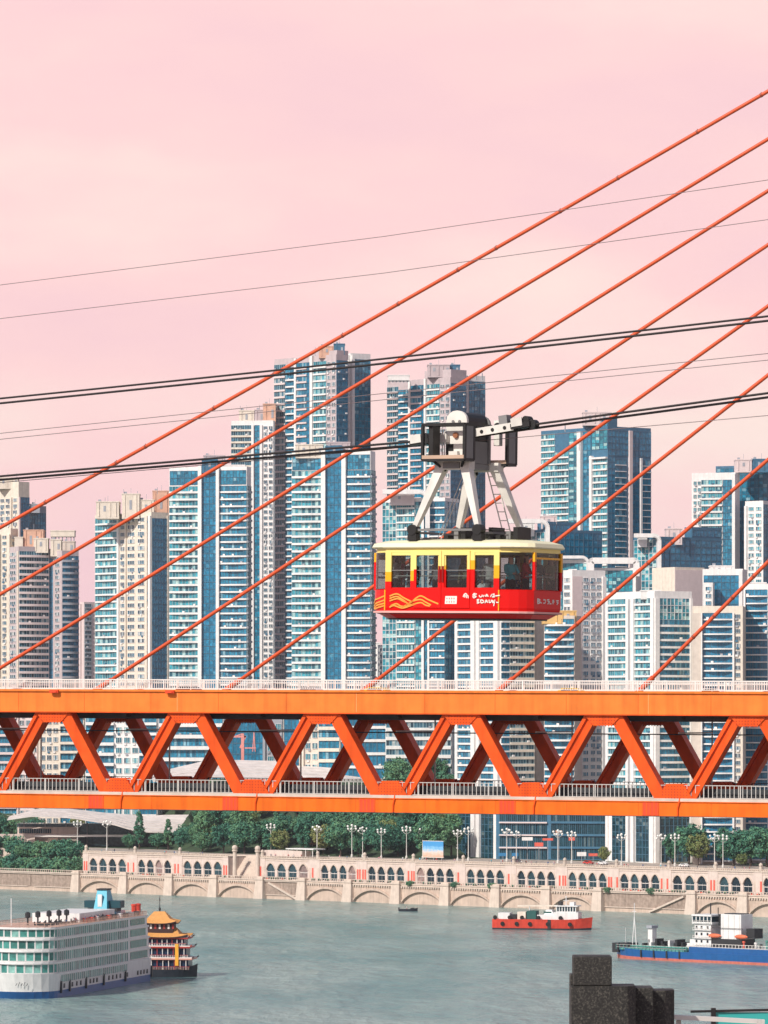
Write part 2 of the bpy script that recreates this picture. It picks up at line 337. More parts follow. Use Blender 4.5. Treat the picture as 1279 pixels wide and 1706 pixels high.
class Tower:
    def __init__(s, name, label, px, D, base, cat='tower', group='riverside residential towers'):
        p = at(px, HY, D); s.base = base; s.root = thing(name, label, cat, (p.x, p.y, base), 0, group)
        s.inv = Matrix.Translation((-p.x, -p.y, -base)); s.win = []; s.D = D; s.ac = MB(); s.rnd = random.Random(name)
    def put(s, name, me, mw): return link(name, me, s.root, s.inv @ mw)
    def block(s, xl, xc, xr, yt, D=None, alpha=25, core=WHITE, zb=None, depth=16, left=(), right=(), fp=12.0, ft=0.0, roof=True, yb=None):
        """one volume: near corner at pixel xc, left face reaches xl, right face reaches xr; strips are given in pixels"""
        D = D or s.D; al = R(alpha); zb = s.base if zb is None else zb
        if yb is not None: zb = H - (yb - HY) * D / F
        cx = (xc - CX) * D / F; ca, sa = math.cos(al), math.sin(al)
        k = (xl - CX) / F; a = (cx - k * D) / (ca + k * sa)
        if xr > xc: k = (xr - CX) / F; bb = (k * D - cx) / (sa - k * ca)
        else: bb = depth
        bb = max(2.0, min(bb, 70.0))
        zt = H - (yt - HY) * D / F
        Cn = Vector((cx, D, 0)); l = Vector((-ca, sa, 0)); r = Vector((sa, ca, 0))
        P = [Cn, Cn + r * bb, Cn + r * bb + l * a, Cn + l * a]
        b = MB(); b.prism([(p.x, p.y) for p in P], zb, zt, core)
        s.put('wall', b.mesh('wall'), Matrix())
        if roof:
            b = MB(); cc = (P[0] + P[2]) / 2
            for i in range(4):
                p, q = P[i], P[(i + 1) % 4]; pi = p + (cc - p).normalized() * .5; qi = q + (cc - q).normalized() * .5
                b.prism([(p.x, p.y), (q.x, q.y), (qi.x, qi.y), (pi.x, pi.y)], zt, zt + 1.1, core)
            s.put('parapet', b.mesh('parapet'), Matrix())
        fh = fp * D / F
        def face(o, u, n, L, x0, x1, strips):
            for st in strips:
                kind, sx0, sx1 = st[:3]; opt = st[3] if len(st) > 3 else {}
                u0 = max(0, (sx0 - x0) / (x1 - x0)) * L; u1 = min(1, (sx1 - x0) / (x1 - x0)) * L
                wd = u1 - u0
                if wd <= 0.2: continue
                top = zt - opt.get('drop', ft) * D / F
                if 'top' in opt: top = H - (opt['top'] - HY) * D / F
                bot = zb if 'bot' not in opt else H - (opt['bot'] - HY) * D / F
                mt = opt.get('mt', core)
                if kind == 'pier':
                    out = opt.get('out', .9)
                    s.put('pier', unit_slab('box', mt), frame_m(o + u * u0 + Vector((0, 0, zb)), u, n, wd, out, top - zb)); continue
                if kind == 'panel':
                    s.put('panel', unit_slab('box', mt), frame_m(o + u * u0 + Vector((0, 0, bot)), u, n, wd, opt.get('out', .3), top - bot)); continue
                nf = max(1, int(round((top - bot) / fh)))
                pane = opt.get('gl', G_BLUE); fr = opt.get('fr', FRAMEW if kind == 'grid' else (FRAMET if pane in (G_TEAL, G_DARK) else FRAMEB)); nw = opt.get('n', max(1, int(round((sx1 - sx0) / 11))))
                for i in range(nf):
                    z = top - (i + 1) * fh
                    if z < bot - .1: break
                    if kind in ('band', 'bow'):
                        hb = opt.get('hb', .34) * fh * .88
                        s.put('balcony' if kind == 'bow' else 'floor_slab', unit_slab('bow' if kind == 'bow' else 'box', mt), frame_m(o + u * u0 + Vector((0, 0, z)), u, n, wd, opt.get('out', 1.3 if kind == 'bow' else .7), hb))
                        for j in range(nw):
                            s.win.append((unit_window('w', fr, pane), frame_m(o + u * (u0 + wd * j / nw) + n * .03 + Vector((0, 0, z + hb)), u, n, wd / nw * .985, .22, fh - hb), 'window'))
                            if core in (CREAM, MAUVE, WHITE, PINK, BEIGE) and s.rnd.random() < .22: s.aircon(o + u * (u0 + wd * (j + s.rnd.uniform(.1, .7)) / nw) + n * .25 + Vector((0, 0, z + hb)), u, n)
                    elif kind == 'grid':
                        pw = wd / nw
                        for j in range(nw):
                            s.win.append((unit_window('w', fr, pane), frame_m(o + u * (u0 + pw * (j + .14)) + n * .03 + Vector((0, 0, z + fh * .25)), u, n, pw * .72, .28, fh * .56), 'window'))
                            if s.rnd.random() < .45: s.aircon(o + u * (u0 + pw * (j + s.rnd.uniform(.1, .6))) + Vector((0, 0, z + fh * .04)), u, n)
                    elif kind == 'curt':
                        pw = wd / nw
                        for j in range(nw):
                            s.win.append((unit_window('c', opt.get('fr', FRAMEB), pane), frame_m(o + u * (u0 + pw * j) + n * .03 + Vector((0, 0, z)), u, n, pw * .99, .2, fh * .99), 'glass_panel'))
        face(Cn + l * a, -l, Vector((-sa, -ca, 0)), a, xl, xc, left)
        if xr > xc: face(Cn, r, Vector((ca, -sa, 0)), bb, xc, xr, right)
        return s
    def aircon(s, o, u, n):
        w_, d_, h_ = 1.0, .55, .75; q = s.rnd.random(); mt = GREY if q < .35 else (WHITE if q < .8 else SLATE)
        P = [o, o + u * w_, o + u * w_ + n * d_, o + n * d_]
        s.ac.add(P + [p + Vector((0, 0, h_)) for p in P], [(0, 3, 2, 1), (4, 5, 6, 7), (0, 1, 5, 4), (1, 2, 6, 5), (2, 3, 7, 6), (3, 0, 4, 7)], mt)
    def rblock(s, xl, xr, yt, yb, D=None, mt=TAN, depth=8, rail=False):
        """roof-top volume"""
        D = (D or s.D) + 4 + random.uniform(0, 2.5); p0, p1 = at(xl, yb, D), at(xr, yt, D); b = MB(); depth += random.uniform(0, 2)
        b.box(p0.x, p1.x, D, D + depth, p0.z - 2, p1.z, mt)
        b.box(p0.x - .2, p1.x + .2, D - .2, D + depth + .2, p1.z, p1.z + .5, mt)
        n = int((p1.x - p0.x) / 2.2); hh = p1.z - p0.z
        if hh > 2 and n > 1:
            for i in range(n):
                x = p0.x + (p1.x - p0.x) * (i + .5) / n
                if i % 3 == 1: b.box(x - .55, x + .55, D - .12, D, p0.z + hh * .25, p0.z + hh * .72, GREY)
                else: b.box(x - .14, x + .14, D - .3, D, p0.z - 1, p1.z - .1, mt)
            b.box(p0.x + 1, p0.x + 2.2, D + 1, D + 3, p1.z + .5, p1.z + 1.4, GREY); b.box((p0.x + p1.x) / 2, (p0.x + p1.x) / 2 + .15, D + 2, D + 2.15, p1.z + .5, p1.z + 3.2, GREY)
        s.put('plant_room', b.mesh('plant_room'), Matrix())
    def mast(s, px, yt, yb, D=None, r=.12):
        D = (D or s.D) + 6; p0, p1 = at(px, yb, D), at(px, yt, D); b = MB(); b.tube([p0 - Vector((0, 0, 1)), p1], r, GREY, 5)
        s.put('antenna', b.mesh('antenna'), Matrix())
    def hoop(s, xl, xr, yt, yb, D=None, th=2.0, dp=3.0, rad=14, both=False, mt=WHITE):
        """white frame over the roof with a rounded corner, coming down on the right"""
        D = (D or s.D) - 1.2; b = MB(); k = D / F
        X0, X1 = (xl - CX) * k, (xr - CX) * k; Z1 = H - (yt - HY) * k; Z0 = H - (yb - HY) * k; rr = rad * k
        pts = [(X0, Z1)] + [(X1 - rr + rr * math.sin(a * math.pi / 16), Z1 - rr + rr * math.cos(a * math.pi / 16)) for a in range(9)] + [(X1, Z0)]
        if both: pts = [(X0, Z0)] + [(X0 + rr - rr * math.cos(a * math.pi / 16), Z1 - rr + rr * math.sin(a * math.pi / 16)) for a in range(9)] + pts[1:]
        for i in range(len(pts) - 1):
            p, q = pts[i], pts[i + 1]
            b.bar((p[0], D + dp / 2, p[1]), (q[0], D + dp / 2, q[1]), th, dp, mt)
        s.put('roof_frame', b.mesh('roof_frame'), Matrix())
    def done(s, cap=290):
        win = sorted(s.win, key=lambda w_: -w_[1].translation.z)
        for me, mw, nm in win[:cap]: s.put(nm, me, mw)
        if s.ac.v: tag(s.put('air_conditioners', s.ac.mesh('air_conditioners'), Matrix()), kind='stuff')
        rest = win[cap:]
        if rest:
            b = MB()
            for me, mw, nm in rest:
                vs_ = [mw @ v.co for v in me.vertices]; o = len(b.v); b.v += [tuple(v) for v in vs_]
                idx = [b.mi(mt) for mt in me.materials]
                for p in me.polygons: b.f.append([o + k for k in p.vertices]); b.m.append(idx[p.material_index])
            me = bpy.data.meshes.new('lower_windows'); me.from_pydata(b.v, [], b.f)
            for mt in b.mats: me.materials.append(mt)
            me.polygons.foreach_set('material_index', b.m); me.update()
            tag(s.put('lower_windows', me, Matrix()), kind='stuff')
        return s.root
def TW(name, label, px, off, base=None, **kw):
    D = bank_D(px) + off; p = at(px, HY, D)
    return Tower(name, label, px, D, (land_z(p.x, p.y) if base is None else base) - 1.0, **kw)
# ------------------------------------------------------------------ towers, left to right (strip edges in photo pixels)
dk = dict(gl=G_DARK)
# far-left cream pair
t = TW('cream_tower', 'tall stepped cream apartment tower at far left, behind the lower brown towers', 31, 420)
t.block(-40, 31, 49, 806, alpha=48, core=CREAM, fp=10, ft=22, left=[('grid', -40, -5, dict(n=3, gl=G_DARK)), ('grid', 0, 18, dict(n=2, gl=G_DARK)), ('pier', 19, 21), ('grid', 21, 30, dict(n=1, gl=G_DARK))], right=[('pier', 31, 33, dict(mt=MAUVE)), ('curt', 34, 49, dict(n=2, gl=G_DEEP))])
t.rblock(-5, 30, 797, 808, mt=CREAM); t.mast(28, 788, 800)
t.block(44, 49, 77, 846, D=t.D + 12, alpha=54, core=GREY, fp=10, right=[('curt', 49, 76, dict(n=3, gl=G_BLUE, drop=8))])
t.rblock(50, 66, 841, 848, mt=GREY)
t.done()
t = TW('brown_tower', 'broad cream and mauve apartment tower with orange roof box at left edge', 60, 240)
t.block(-30, 18, 30, 884, D=t.D + 10, alpha=20, core=CREAM, fp=10.2, ft=6, left=[('grid', -30, -4, dict(n=2, gl=G_DARK)), ('pier', -3, 1), ('grid', 3, 12, dict(n=1, gl=G_DARK)), ('pier', 13, 17)], right=[('grid', 18, 29, dict(n=1, gl=G_DARK))])
t.block(14, 31, 82, 914, alpha=62, core=MAUVE, fp=10.2, ft=4, left=[('grid', 15, 29, dict(n=1, gl=G_DARK)), ('pier', 29, 31, dict(mt=CREAM, out=.4))], right=[('bow', 32, 81, dict(n=4, gl=G_DARK, mt=PINK, hb=.42, out=1.8))])
t.rblock(39, 72, 884, 914, mt=TAN, depth=14); t.rblock(24, 38, 896, 914, mt=CREAM); t.rblock(56, 80, 898, 914, mt=CREAM)
t.block(80, 93, 103, 918, D=t.D + 8, alpha=12, core=PINK, fp=10.2, left=[('curt', 80, 92, dict(n=1, gl=G_DEEP, drop=12))], right=[('grid', 93, 103, dict(n=1, gl=G_DARK))])
t.block(88, 103, 131, 921, alpha=58, core=MAUVE, fp=10.2, ft=5, left=[('grid', 91, 101, dict(n=1, gl=G_DARK))], right=[('bow', 104, 131, dict(n=2, gl=G_DEEP, mt=GREY, hb=.42, out=1.6))])
t.rblock(84, 102, 900, 920, mt=CREAM)
for x in (86, 92, 98, 104, 111, 118, 123): t.mast(x, 886, 902, r=.3)
t.rblock(84, 124, 885, 887, mt=CREAM); t.rblock(104, 124, 903, 921, mt=BEIGE)
t.done()
t = TW('slim_grey_tower', 'slim hazy grey tower in the gap beside the white towers at left', 145, 700)
t.block(133, 140, 158, 1006, alpha=55, core=PINK, fp=7.5, left=[('pier', 134, 136)], right=[('band', 141, 152, dict(n=1, gl=G_DARK, mt=GREY))])
t.done()
# white and blue residential towers
t = TW('white_blue_tower', 'white apartment tower with square windows and a dark blue right flank', 240, 215)
t.block(158, 252, 281, 857, alpha=50, core=CREAM, fp=11.9, ft=2, left=[('bow', 159, 197, dict(n=3, gl=G_TEAL, mt=WHITE, hb=.26)), ('pier', 197, 200, dict(mt=WHITE)), ('grid', 200, 210, dict(n=1, gl=G_DARK)), ('pier', 210, 212), ('grid', 211, 227, dict(n=1, gl=G_DARK)), ('grid', 228, 243, dict(n=1, gl=G_DARK)), ('pier', 244, 247), ('grid', 246, 249, dict(n=1, gl=G_DARK)), ('pier', 249, 252, dict(mt=WHITE))], right=[('curt', 253, 280, dict(n=3, gl=G_DEEP, drop=6)), ('pier', 278, 281, dict(mt=CREAM, out=.4))])
t.rblock(160, 198, 837, 857, mt=CREAM, depth=12); t.rblock(203, 232, 824, 857, mt=CREAM, depth=10); t.rblock(230, 256, 834, 857, mt=CREAM)
t.rblock(254, 283, 819, 857, D=t.D + 14, mt=TAN); t.mast(206, 815, 826); t.mast(175, 829, 838); t.mast(229, 818, 826); t.mast(262, 812, 820)
t.done()
def twin(name, label, px, off, x, yt, fp, sh):
    """blue slab tower: balcony strips either side of a glazed shaft between two white piers"""
    t = TW(name, label, px, off)
    t.block(x[0], x[5], x[6], yt, alpha=14, core=WHITE, fp=fp, ft=28, left=[
        ('curt', x[0] + 1, x[1] - 2, dict(n=4, gl=G_BLUE, drop=2, bot=yt + 28)), ('bow', x[0], x[1] - 2, dict(n=3, gl=G_TEAL, hb=.30, out=1.5)),
        ('pier', x[1] - 2, x[2], dict(drop=-6, out=1.6)), ('curt', x[2], x[3], dict(n=2, gl=G_DEEP, drop=-14, fr=FRAMEB)), ('pier', x[3], x[4], dict(drop=-4, out=1.6)),
        ('curt', x[4] + 1, x[5] - 1, dict(n=4, gl=G_BLUE, drop=2, bot=yt + 28)), ('bow', x[4], x[5], dict(n=3, gl=G_BLUE, hb=.26, out=1.4))],
        right=[('band', x[5], x[6], dict(n=1, gl=G_DARK, mt=GREY))])
    t.rblock(x[2] - 1, x[3] + 1, yt - sh, yt, D=t.D - 2, mt=SLATE, depth=10)
    t.rblock(x[2] + 2, x[3] + 13, yt - sh - 7, yt, D=t.D + 6, mt=MAUVE)
    t.rblock(x[4] + 3, x[5] - 3, yt - 5, yt, mt=WHITE)
    return t
t = twin('blue_slab_tower', 'blue glass slab tower with white piers, left of the beige tall tower', 345, 215, (282, 333, 337, 361, 366, 411, 418), 781, 11.9, 14)
t.done()
t = TW('cream_roof_tower', 'slender cream tower with pale roof box behind the blue slab tower', 420, 420)
t.block(385, 455, 458, 704, alpha=10, core=WHITE, fp=10, ft=4, left=[('band', 385, 419, dict(n=3, gl=G_DARK, mt=CREAM)), ('pier', 419, 423), ('curt', 424, 433, dict(n=1, gl=G_BLUE)), ('pier', 433, 437), ('grid', 438, 455, dict(n=2, gl=G_DARK))])
t.rblock(398, 423, 685, 704, mt=CREAM); t.rblock(424, 440, 684, 704, mt=MAUVE); t.rblock(438, 459, 674, 704, mt=TAN); t.mast(400, 676, 688); t.mast(432, 676, 686)
t.done()
def tall(name, label, px, off, x, yt, fp, y2, y3):
    """tall residential tower: mauve and white banded front, blue glass flank and a separate glass wing"""
    t = TW(name, label, px, off)
    t.block(x[0], x[5], x[6], yt, alpha=47, core=MAUVE, fp=fp, ft=6, left=[
        ('band', x[0], x[0] + 19, dict(n=2, gl=G_DARK, mt=PINK, hb=.3)), ('bow', x[0] + 19, x[1] - 2, dict(n=2, gl=G_BLUE, mt=WHITE, hb=.26, drop=12)), ('pier', x[1] - 2, x[1] + 1, dict(mt=WHITE, drop=-2)),
        ('band', x[1] + 1, x[2], dict(n=2, gl=G_BLUE, mt=PINK, hb=.28)), ('curt', x[2], x[3], dict(n=1, gl=G_DEEP)), ('pier', x[3], x[4], dict(mt=WHITE, drop=-4, out=1.3)),
        ('band', x[4], x[4] + 21, dict(n=2, gl=G_TEAL, mt=WHITE, hb=.26)), ('grid', x[4] + 21, x[5], dict(n=2, gl=G_DARK))],
        right=[('band', x[5], x[6], dict(n=2, gl=G_DEEP, mt=SLATE, hb=.22, out=.4))])
    t.block(x[3] - 2, x[5] + 1, x[6] + 1, y2, D=t.D + 1.5, alpha=47, core=MAUVE, zb=H - (yt + 4 - HY) * t.D / F, fp=fp, left=[('band', x[4], x[5], dict(n=4, gl=G_DARK, mt=PINK, drop=8))])
    t.block(x[6] + 1, x[6] + 5, x[8], y3, D=t.D + 22, alpha=56, core=WHITE, fp=fp, left=[('pier', x[6] + 1, x[6] + 4, dict(mt=WHITE))], right=[('pier', x[6] + 5, x[7], dict(mt=WHITE, out=1.6)), ('curt', x[7], x[8], dict(n=3, gl=G_BLUE, drop=6))])
    return t
t = tall('tall_beige_tower', 'tallest tower in the skyline, beige banded front with blue glass flank', 540, 430, (457, 494, 512, 519, 523, 560, 579, 588, 617), 594, 11.4, 587, 592)
t.rblock(531, 558, 578, 590, mt=TAN); t.rblock(556, 574, 574, 590, mt=SLATE); t.mast(560, 570, 578); t.mast(566, 570, 578); t.mast(525, 578, 590)
t.done()
t = twin('blue_glass_tower', 'broad blue glass tower with two white piers in front of the tallest tower', 560, 200, (486, 538, 543, 570, 577, 617, 625), 755, 12.4, 10)
t.rblock(492, 538, 742, 756, mt=CREAM, depth=10)
t.done()
t = tall('second_tall_tower', 'second tallest beige tower rising behind the cable car', 745, 460, (645, 684, 703, 709, 712, 750, 776, 781, 808), 632, 10.6, 619, 629)
t.rblock(712, 749, 609, 622, mt=MAUVE, depth=10); t.rblock(748, 766, 609, 622, D=t.D + 4, mt=SLATE)
for i in range(6): t.mast(648 + i * 6, 626, 634, r=.35)
t.rblock(646, 682, 626, 627, mt=WHITE); t.mast(793, 622, 630, r=.3); t.mast(803, 622, 630, r=.3)
t.done()
t = TW('small_white_block', 'narrow white block seen in the gap left of the cable car', 630, 330)
t.block(622, 629, 638, 1078, alpha=40, core=WHITE, fp=10, right=[('grid', 630, 637, dict(n=1, gl=G_DARK))]); t.rblock(624, 634, 1072, 1078, mt=WHITE)
t.done()
t = TW('teal_glass_tower', 'teal glass tower with curved white roof frame behind the cable car hanger', 741, 185)
t.block(637, 741, 764, 833, alpha=22, core=WHITE, fp=11.9, ft=2, left=[('curt', 637, 660, dict(n=2, gl=G_TEAL, fr=FRAMEW)), ('band', 661, 691, dict(n=3, gl=G_TEAL, hb=.24)), ('curt', 692, 703, dict(n=1, gl=G_TEAL)), ('pier', 703, 707), ('curt', 707, 713, dict(n=1, gl=G_BLUE)), ('pier', 713, 716), ('band', 716, 741, dict(n=2, gl=G_BLUE, hb=.22))], right=[('curt', 741, 764, dict(n=2, gl=G_BLUE))])
t.hoop(637, 712, 819, 880); t.rblock(650, 690, 824, 834, mt=PINK)
t.done()
t = TW('stepped_glass_tower', 'dark glass office block with rounded white frame, right of the cable car', 912, 270)
t.block(850, 912, 1003, 886, alpha=54, core=SLATE, fp=11.5, left=[('curt', 850, 908, dict(n=4, gl=G_TEAL, fr=FRAMEW))], right=[('curt', 912, 925, dict(n=1, gl=G_BLUE)), ('curt', 925, 1002, dict(n=5, gl=G_DEEP))])
t.block(895, 912, 962, 873, D=t.D + 3, alpha=54, core=SLATE, fp=11.5, yb=890, right=[('curt', 913, 961, dict(n=4, gl=G_DEEP))])
t.rblock(901, 927, 861, 874, mt=PINK); t.hoop(846, 912, 868, 960, rad=12); t.rblock(862, 890, 872, 886, mt=WHITE)
t.done()
t = TW('blue_corner_tower', 'tall blue glass tower with white framed bay standing right of the cable car', 1012, 440)
t.block(901, 1012, 1084, 714, alpha=52, core=SLATE, fp=10.6, ft=2, left=[('band', 902, 925, dict(n=2, gl=G_TEAL, mt=WHITE, hb=.25)), ('bow', 925, 948, dict(n=2, gl=G_TEAL, mt=WHITE, hb=.25, drop=34)), ('curt', 948, 965, dict(n=1, gl=G_TEAL)), ('pier', 965, 971, dict(mt=WHITE, out=1.6)), ('curt', 972, 985, dict(n=1, gl=G_BLUE)), ('pier', 985, 989, dict(mt=WHITE, top=758, out=1.4)), ('band', 989, 1012, dict(n=2, gl=G_TEAL, mt=WHITE, top=762, hb=.3)), ('panel', 985, 1012, dict(mt=WHITE, top=761, bot=764, out=1.5)), ('curt', 986, 1012, dict(n=2, gl=G_TEAL, bot=758))],
    right=[('curt', 1012, 1024, dict(n=1, gl=G_DEEP)), ('band', 1024, 1042, dict(n=1, gl=G_BLUE, mt=WHITE, hb=.14, top=764)), ('pier', 1046, 1051, dict(mt=PINK, out=1.2)), ('curt', 1051, 1064, dict(n=1, gl=G_DEEP)), ('curt', 1024, 1046, dict(n=2, gl=G_DEEP, bot=764)), ('pier', 1065, 1068, dict(mt=WHITE, top=761)), ('band', 1068, 1084, dict(n=1, gl=G_BLUE, mt=WHITE, hb=.12, top=764)), ('curt', 1064, 1084, dict(n=2, gl=G_DEEP, bot=760))])
t.block(971, 1013, 1028, 700, D=t.D + 2, alpha=52, core=SLATE, fp=10.6, yb=716, left=[('curt', 972, 1012, dict(n=4, gl=G_BLUE))])
t.rblock(971, 1018, 688, 702, mt=PINK); t.mast(941, 705, 716, r=.3)
t.done()
# second tier, right half
t = TW('curved_frame_block', 'low teal glass block with thin rounded roof frame beside the cable car', 950, 205)
t.block(922, 979, 990, 936, alpha=15, core=WHITE, fp=11.8, ft=2, left=[('curt', 922, 978, dict(n=4, gl=G_TEAL))]); t.hoop(918, 979, 928, 960, th=1.3, rad=10)
t.done()
t = TW('square_frame_block', 'glass block under a thick square white roof frame', 1040, 190)
t.block(985, 1060, 1068, 950, alpha=15, core=WHITE, fp=11.8, left=[('curt', 986, 1054, dict(n=5, gl=G_TEAL, fr=FRAMEB)), ('pier', 1055, 1060, dict(out=1.5))]); t.hoop(984, 1060, 934, 960, th=2.6, rad=3, both=True)
t.done()
t = TW('pale_grid_tower', 'pale pinkish tower with three columns of square windows near the cabin', 953, 120)
t.block(938, 953, 1008, 954, alpha=60, core=WHITE, fp=12, ft=6, left=[('grid', 938, 952, dict(n=1, gl=G_DARK))], right=[('panel', 953, 969, dict(mt=PINK, out=.2)), ('grid', 969, 981, dict(n=1, gl=G_BLUE)), ('grid', 982, 1002, dict(n=2, gl=G_BLUE)), ('pier', 1002, 1008, dict(mt=WHITE))])
t.rblock(948, 960, 950, 956, mt=WHITE)
t.done()
t = TW('ochre_roof_tower', 'curved balcony tower with ochre roof edge just right of the cabin', 957, 80)
t.block(906, 957, 968, 1030, alpha=14, core=BEIGE, fp=12, ft=1, left=[('bow', 907, 956, dict(n=4, gl=G_BLUE, mt=WHITE, hb=.3, out=2.4))])
t.rblock(904, 960, 1019, 1031, D=t.D - 5, mt=OCHRE, depth=14)
t.done()
t = TW('white_pier_tower', 'white tower with broad piers directly under the cable car', 834, 60)
t.block(759, 834, 890, 975, alpha=58, core=WHITE, fp=12, ft=2, left=[('pier', 760, 764), ('band', 764, 788, dict(n=2, gl=G_BLUE, hb=.3, bot=1350)), ('curt', 764, 788, dict(n=2, gl=G_SHOP, top=1350)), ('pier', 788, 794, dict(out=1.3)), ('pier', 797, 802, dict(out=1.3)), ('band', 802, 826, dict(n=2, gl=G_BLUE, hb=.3, bot=1350)), ('curt', 802, 826, dict(n=2, gl=G_SHOP, top=1350)), ('pier', 826, 833, dict(out=1.3))], right=[('band', 835, 848, dict(n=1, gl=G_BLUE, hb=.25)), ('band', 849, 889, dict(n=3, gl=G_DARK, hb=.42, mt=CREAM))])
t.block(886, 893, 906, 985, D=t.D + 30, alpha=50, core=BEIGE)
t.done()
t = TW('dark_glass_block', 'dark glass block with rounded frame behind the cream wall at right', 1097, 280)
t.block(1055, 1097, 1202, 898, alpha=54, core=SLATE, fp=11.5, left=[('curt', 1056, 1094, dict(n=3, gl=G_TEAL, fr=FRAMEW))], right=[('curt', 1098, 1200, dict(n=6, gl=G_DEEP))])
t.block(1140, 1152, 1202, 882, D=t.D + 16, alpha=54, core=SLATE, fp=11.5, yb=902, right=[('curt', 1153, 1200, dict(n=4, gl=G_DEEP))])
t.rblock(1109, 1136, 882, 900, mt=PINK); t.hoop(1056, 1098, 892, 960, rad=9, th=1.8); t.rblock(1063, 1078, 896, 904, mt=WHITE)
t.done()
t = TW('right_blue_tower', 'tall blue glass tower at right edge with white framed banded bay', 1225, 450)
t.block(1192, 1279, 1300, 779, D=t.D + 20, alpha=20, core=SLATE, fp=11, left=[('curt', 1193, 1278, dict(n=6, gl=G_BLUE))])
t.rblock(1225, 1252, 767, 780, mt=PINK); t.rblock(1252, 1285, 766, 780, mt=SLATE)
t.block(1152, 1225, 1232, 791, alpha=15, core=WHITE, fp=11, ft=8, left=[('grid', 1154, 1168, dict(n=2, gl=G_TEAL)), ('band', 1168, 1203, dict(n=3, gl=G_TEAL, hb=.3)), ('curt', 1204, 1220, dict(n=2, gl=G_BLUE)), ('pier', 1220, 1226, dict(drop=-2, out=1.6))])
t.block(1241, 1271, 1310, 838, D=t.D - 15, alpha=40, core=WHITE, fp=11, ft=4, left=[('pier', 1241, 1245), ('grid', 1245, 1270, dict(n=2, gl=G_TEAL))], right=[('curt', 1271, 1309, dict(n=3, gl=G_BLUE, drop=2))])
t.done()
t = TW('cream_wall_block', 'windowless cream walled block on top of the right-hand towers', 1124, 190)
t.block(1086, 1124, 1173, 949, alpha=56, core=CREAM, right=[('panel', 1124, 1172, dict(mt=PINK, out=.15))])
t.done()
t = TW('framed_glass_block', 'dark teal glass block in a white frame at right', 1230, 175)
t.block(1170, 1237, 1244, 952, alpha=10, core=WHITE, fp=12, ft=6, left=[('curt', 1172, 1231, dict(n=4, gl=G_DEEP)), ('pier', 1231, 1237, dict(out=1.6, drop=-2))]); t.rblock(1183, 1222, 944, 953, mt=WHITE)
t.block(1172, 1187, 1190, 975, D=t.D - 8, alpha=10, core=WHITE, fp=12, left=[('grid', 1173, 1186, dict(n=1, gl=G_BLUE))])
t.done()
t = TW('white_corner_tower', 'white tower with sharp near corner and glazed top floors at right', 1090, 55)
t.block(1010, 1090, 1152, 989, alpha=58, core=WHITE, fp=12, ft=7, left=[('pier', 1010, 1014, dict(out=.6)), ('band', 1014, 1046, dict(n=3, gl=G_TEAL, hb=.3, bot=1352)), ('curt', 1020, 1044, dict(n=2, gl=G_SHOP, top=1352)), ('pier', 1046, 1050, dict(out=1.2)), ('panel', 1050, 1054, dict(mt=GREY, out=.05)), ('pier', 1054, 1059, dict(out=1.2)), ('band', 1059, 1085, dict(n=2, gl=G_TEAL, hb=.3, bot=1352)), ('curt', 1060, 1081, dict(n=2, gl=G_SHOP, top=1352)), ('pier', 1085, 1090, dict(out=.7))],
    right=[('pier', 1090, 1097, dict(out=.7)), ('curt', 1098, 1148, dict(n=4, gl=G_TEAL, fr=FRAMEW, bot=1032)), ('bow', 1098, 1148, dict(n=4, gl=G_BLUE, hb=.34, top=1032, out=1.0, bot=1352)), ('curt', 1093, 1150, dict(n=4, gl=G_SHOP, top=1352)), ('pier', 1148, 1152, dict(out=.8))])
t.rblock(1068, 1100, 985, 990, mt=WHITE)
t.done()
t = TW('balcony_front_tower', 'tower with dark bowed balconies inside a cream frame at right', 1237, 70)
t.block(1153, 1237, 1243, 1014, alpha=8, core=CREAM, fp=12.2, ft=7, left=[('pier', 1153, 1168, dict(mt=BEIGE, out=.4)), ('bow', 1170, 1220, dict(n=4, gl=G_DEEP, mt=WHITE, hb=.22, out=2.0)), ('pier', 1168, 1170, dict(mt=WHITE, out=2)), ('pier', 1220, 1223, dict(mt=WHITE, out=1)), ('grid', 1223, 1234, dict(n=1, gl=G_DARK))])
t.done()
t = TW('right_edge_tower', 'dark glass balcony tower cut off by the right edge of the picture', 1279, 95)
t.block(1239, 1282, 1310, 977, alpha=15, core=WHITE, fp=12.2, ft=5, left=[('pier', 1239, 1242, dict(out=1.2)), ('bow', 1242, 1278, dict(n=3, gl=G_DEEP, hb=.2, out=1.8))], right=[('band', 1283, 1309, dict(n=2, gl=G_DARK))])
t.rblock(1250, 1276, 972, 978, mt=WHITE)
t.done()
# ---- podium and mid-rise blocks seen between and below the bridge trusses
def mid(name, label, xl, xr, yt, off, fp, strips, core=WHITE, alpha=6, **kw):
    t = TW(name, label, (xl + xr) / 2, off, cat='building', group='low blocks behind the bridge', **kw)
    t.block(xl, xr, xr, yt, alpha=alpha, core=core, fp=fp, ft=2, left=strips); t.done(160); return t
mid('terraced_block', 'white terraced block with stacked balconies at far left behind the truss', -30, 62, 1165, 150, 15, [('band', -30, 28, dict(n=5, gl=G_BLUE, hb=.3, out=1.4)), ('pier', 28, 31), ('grid', 31, 62, dict(n=3, gl=G_DARK))], PINK)
mid('pink_block', 'pinkish block with small windows behind the left truss panel', 64, 140, 1178, 160, 15, [('grid', 66, 98, dict(n=3, gl=G_DARK)), ('pier', 98, 101), ('band', 101, 138, dict(n=3, gl=G_BLUE, hb=.32, out=1.2))], CREAM)
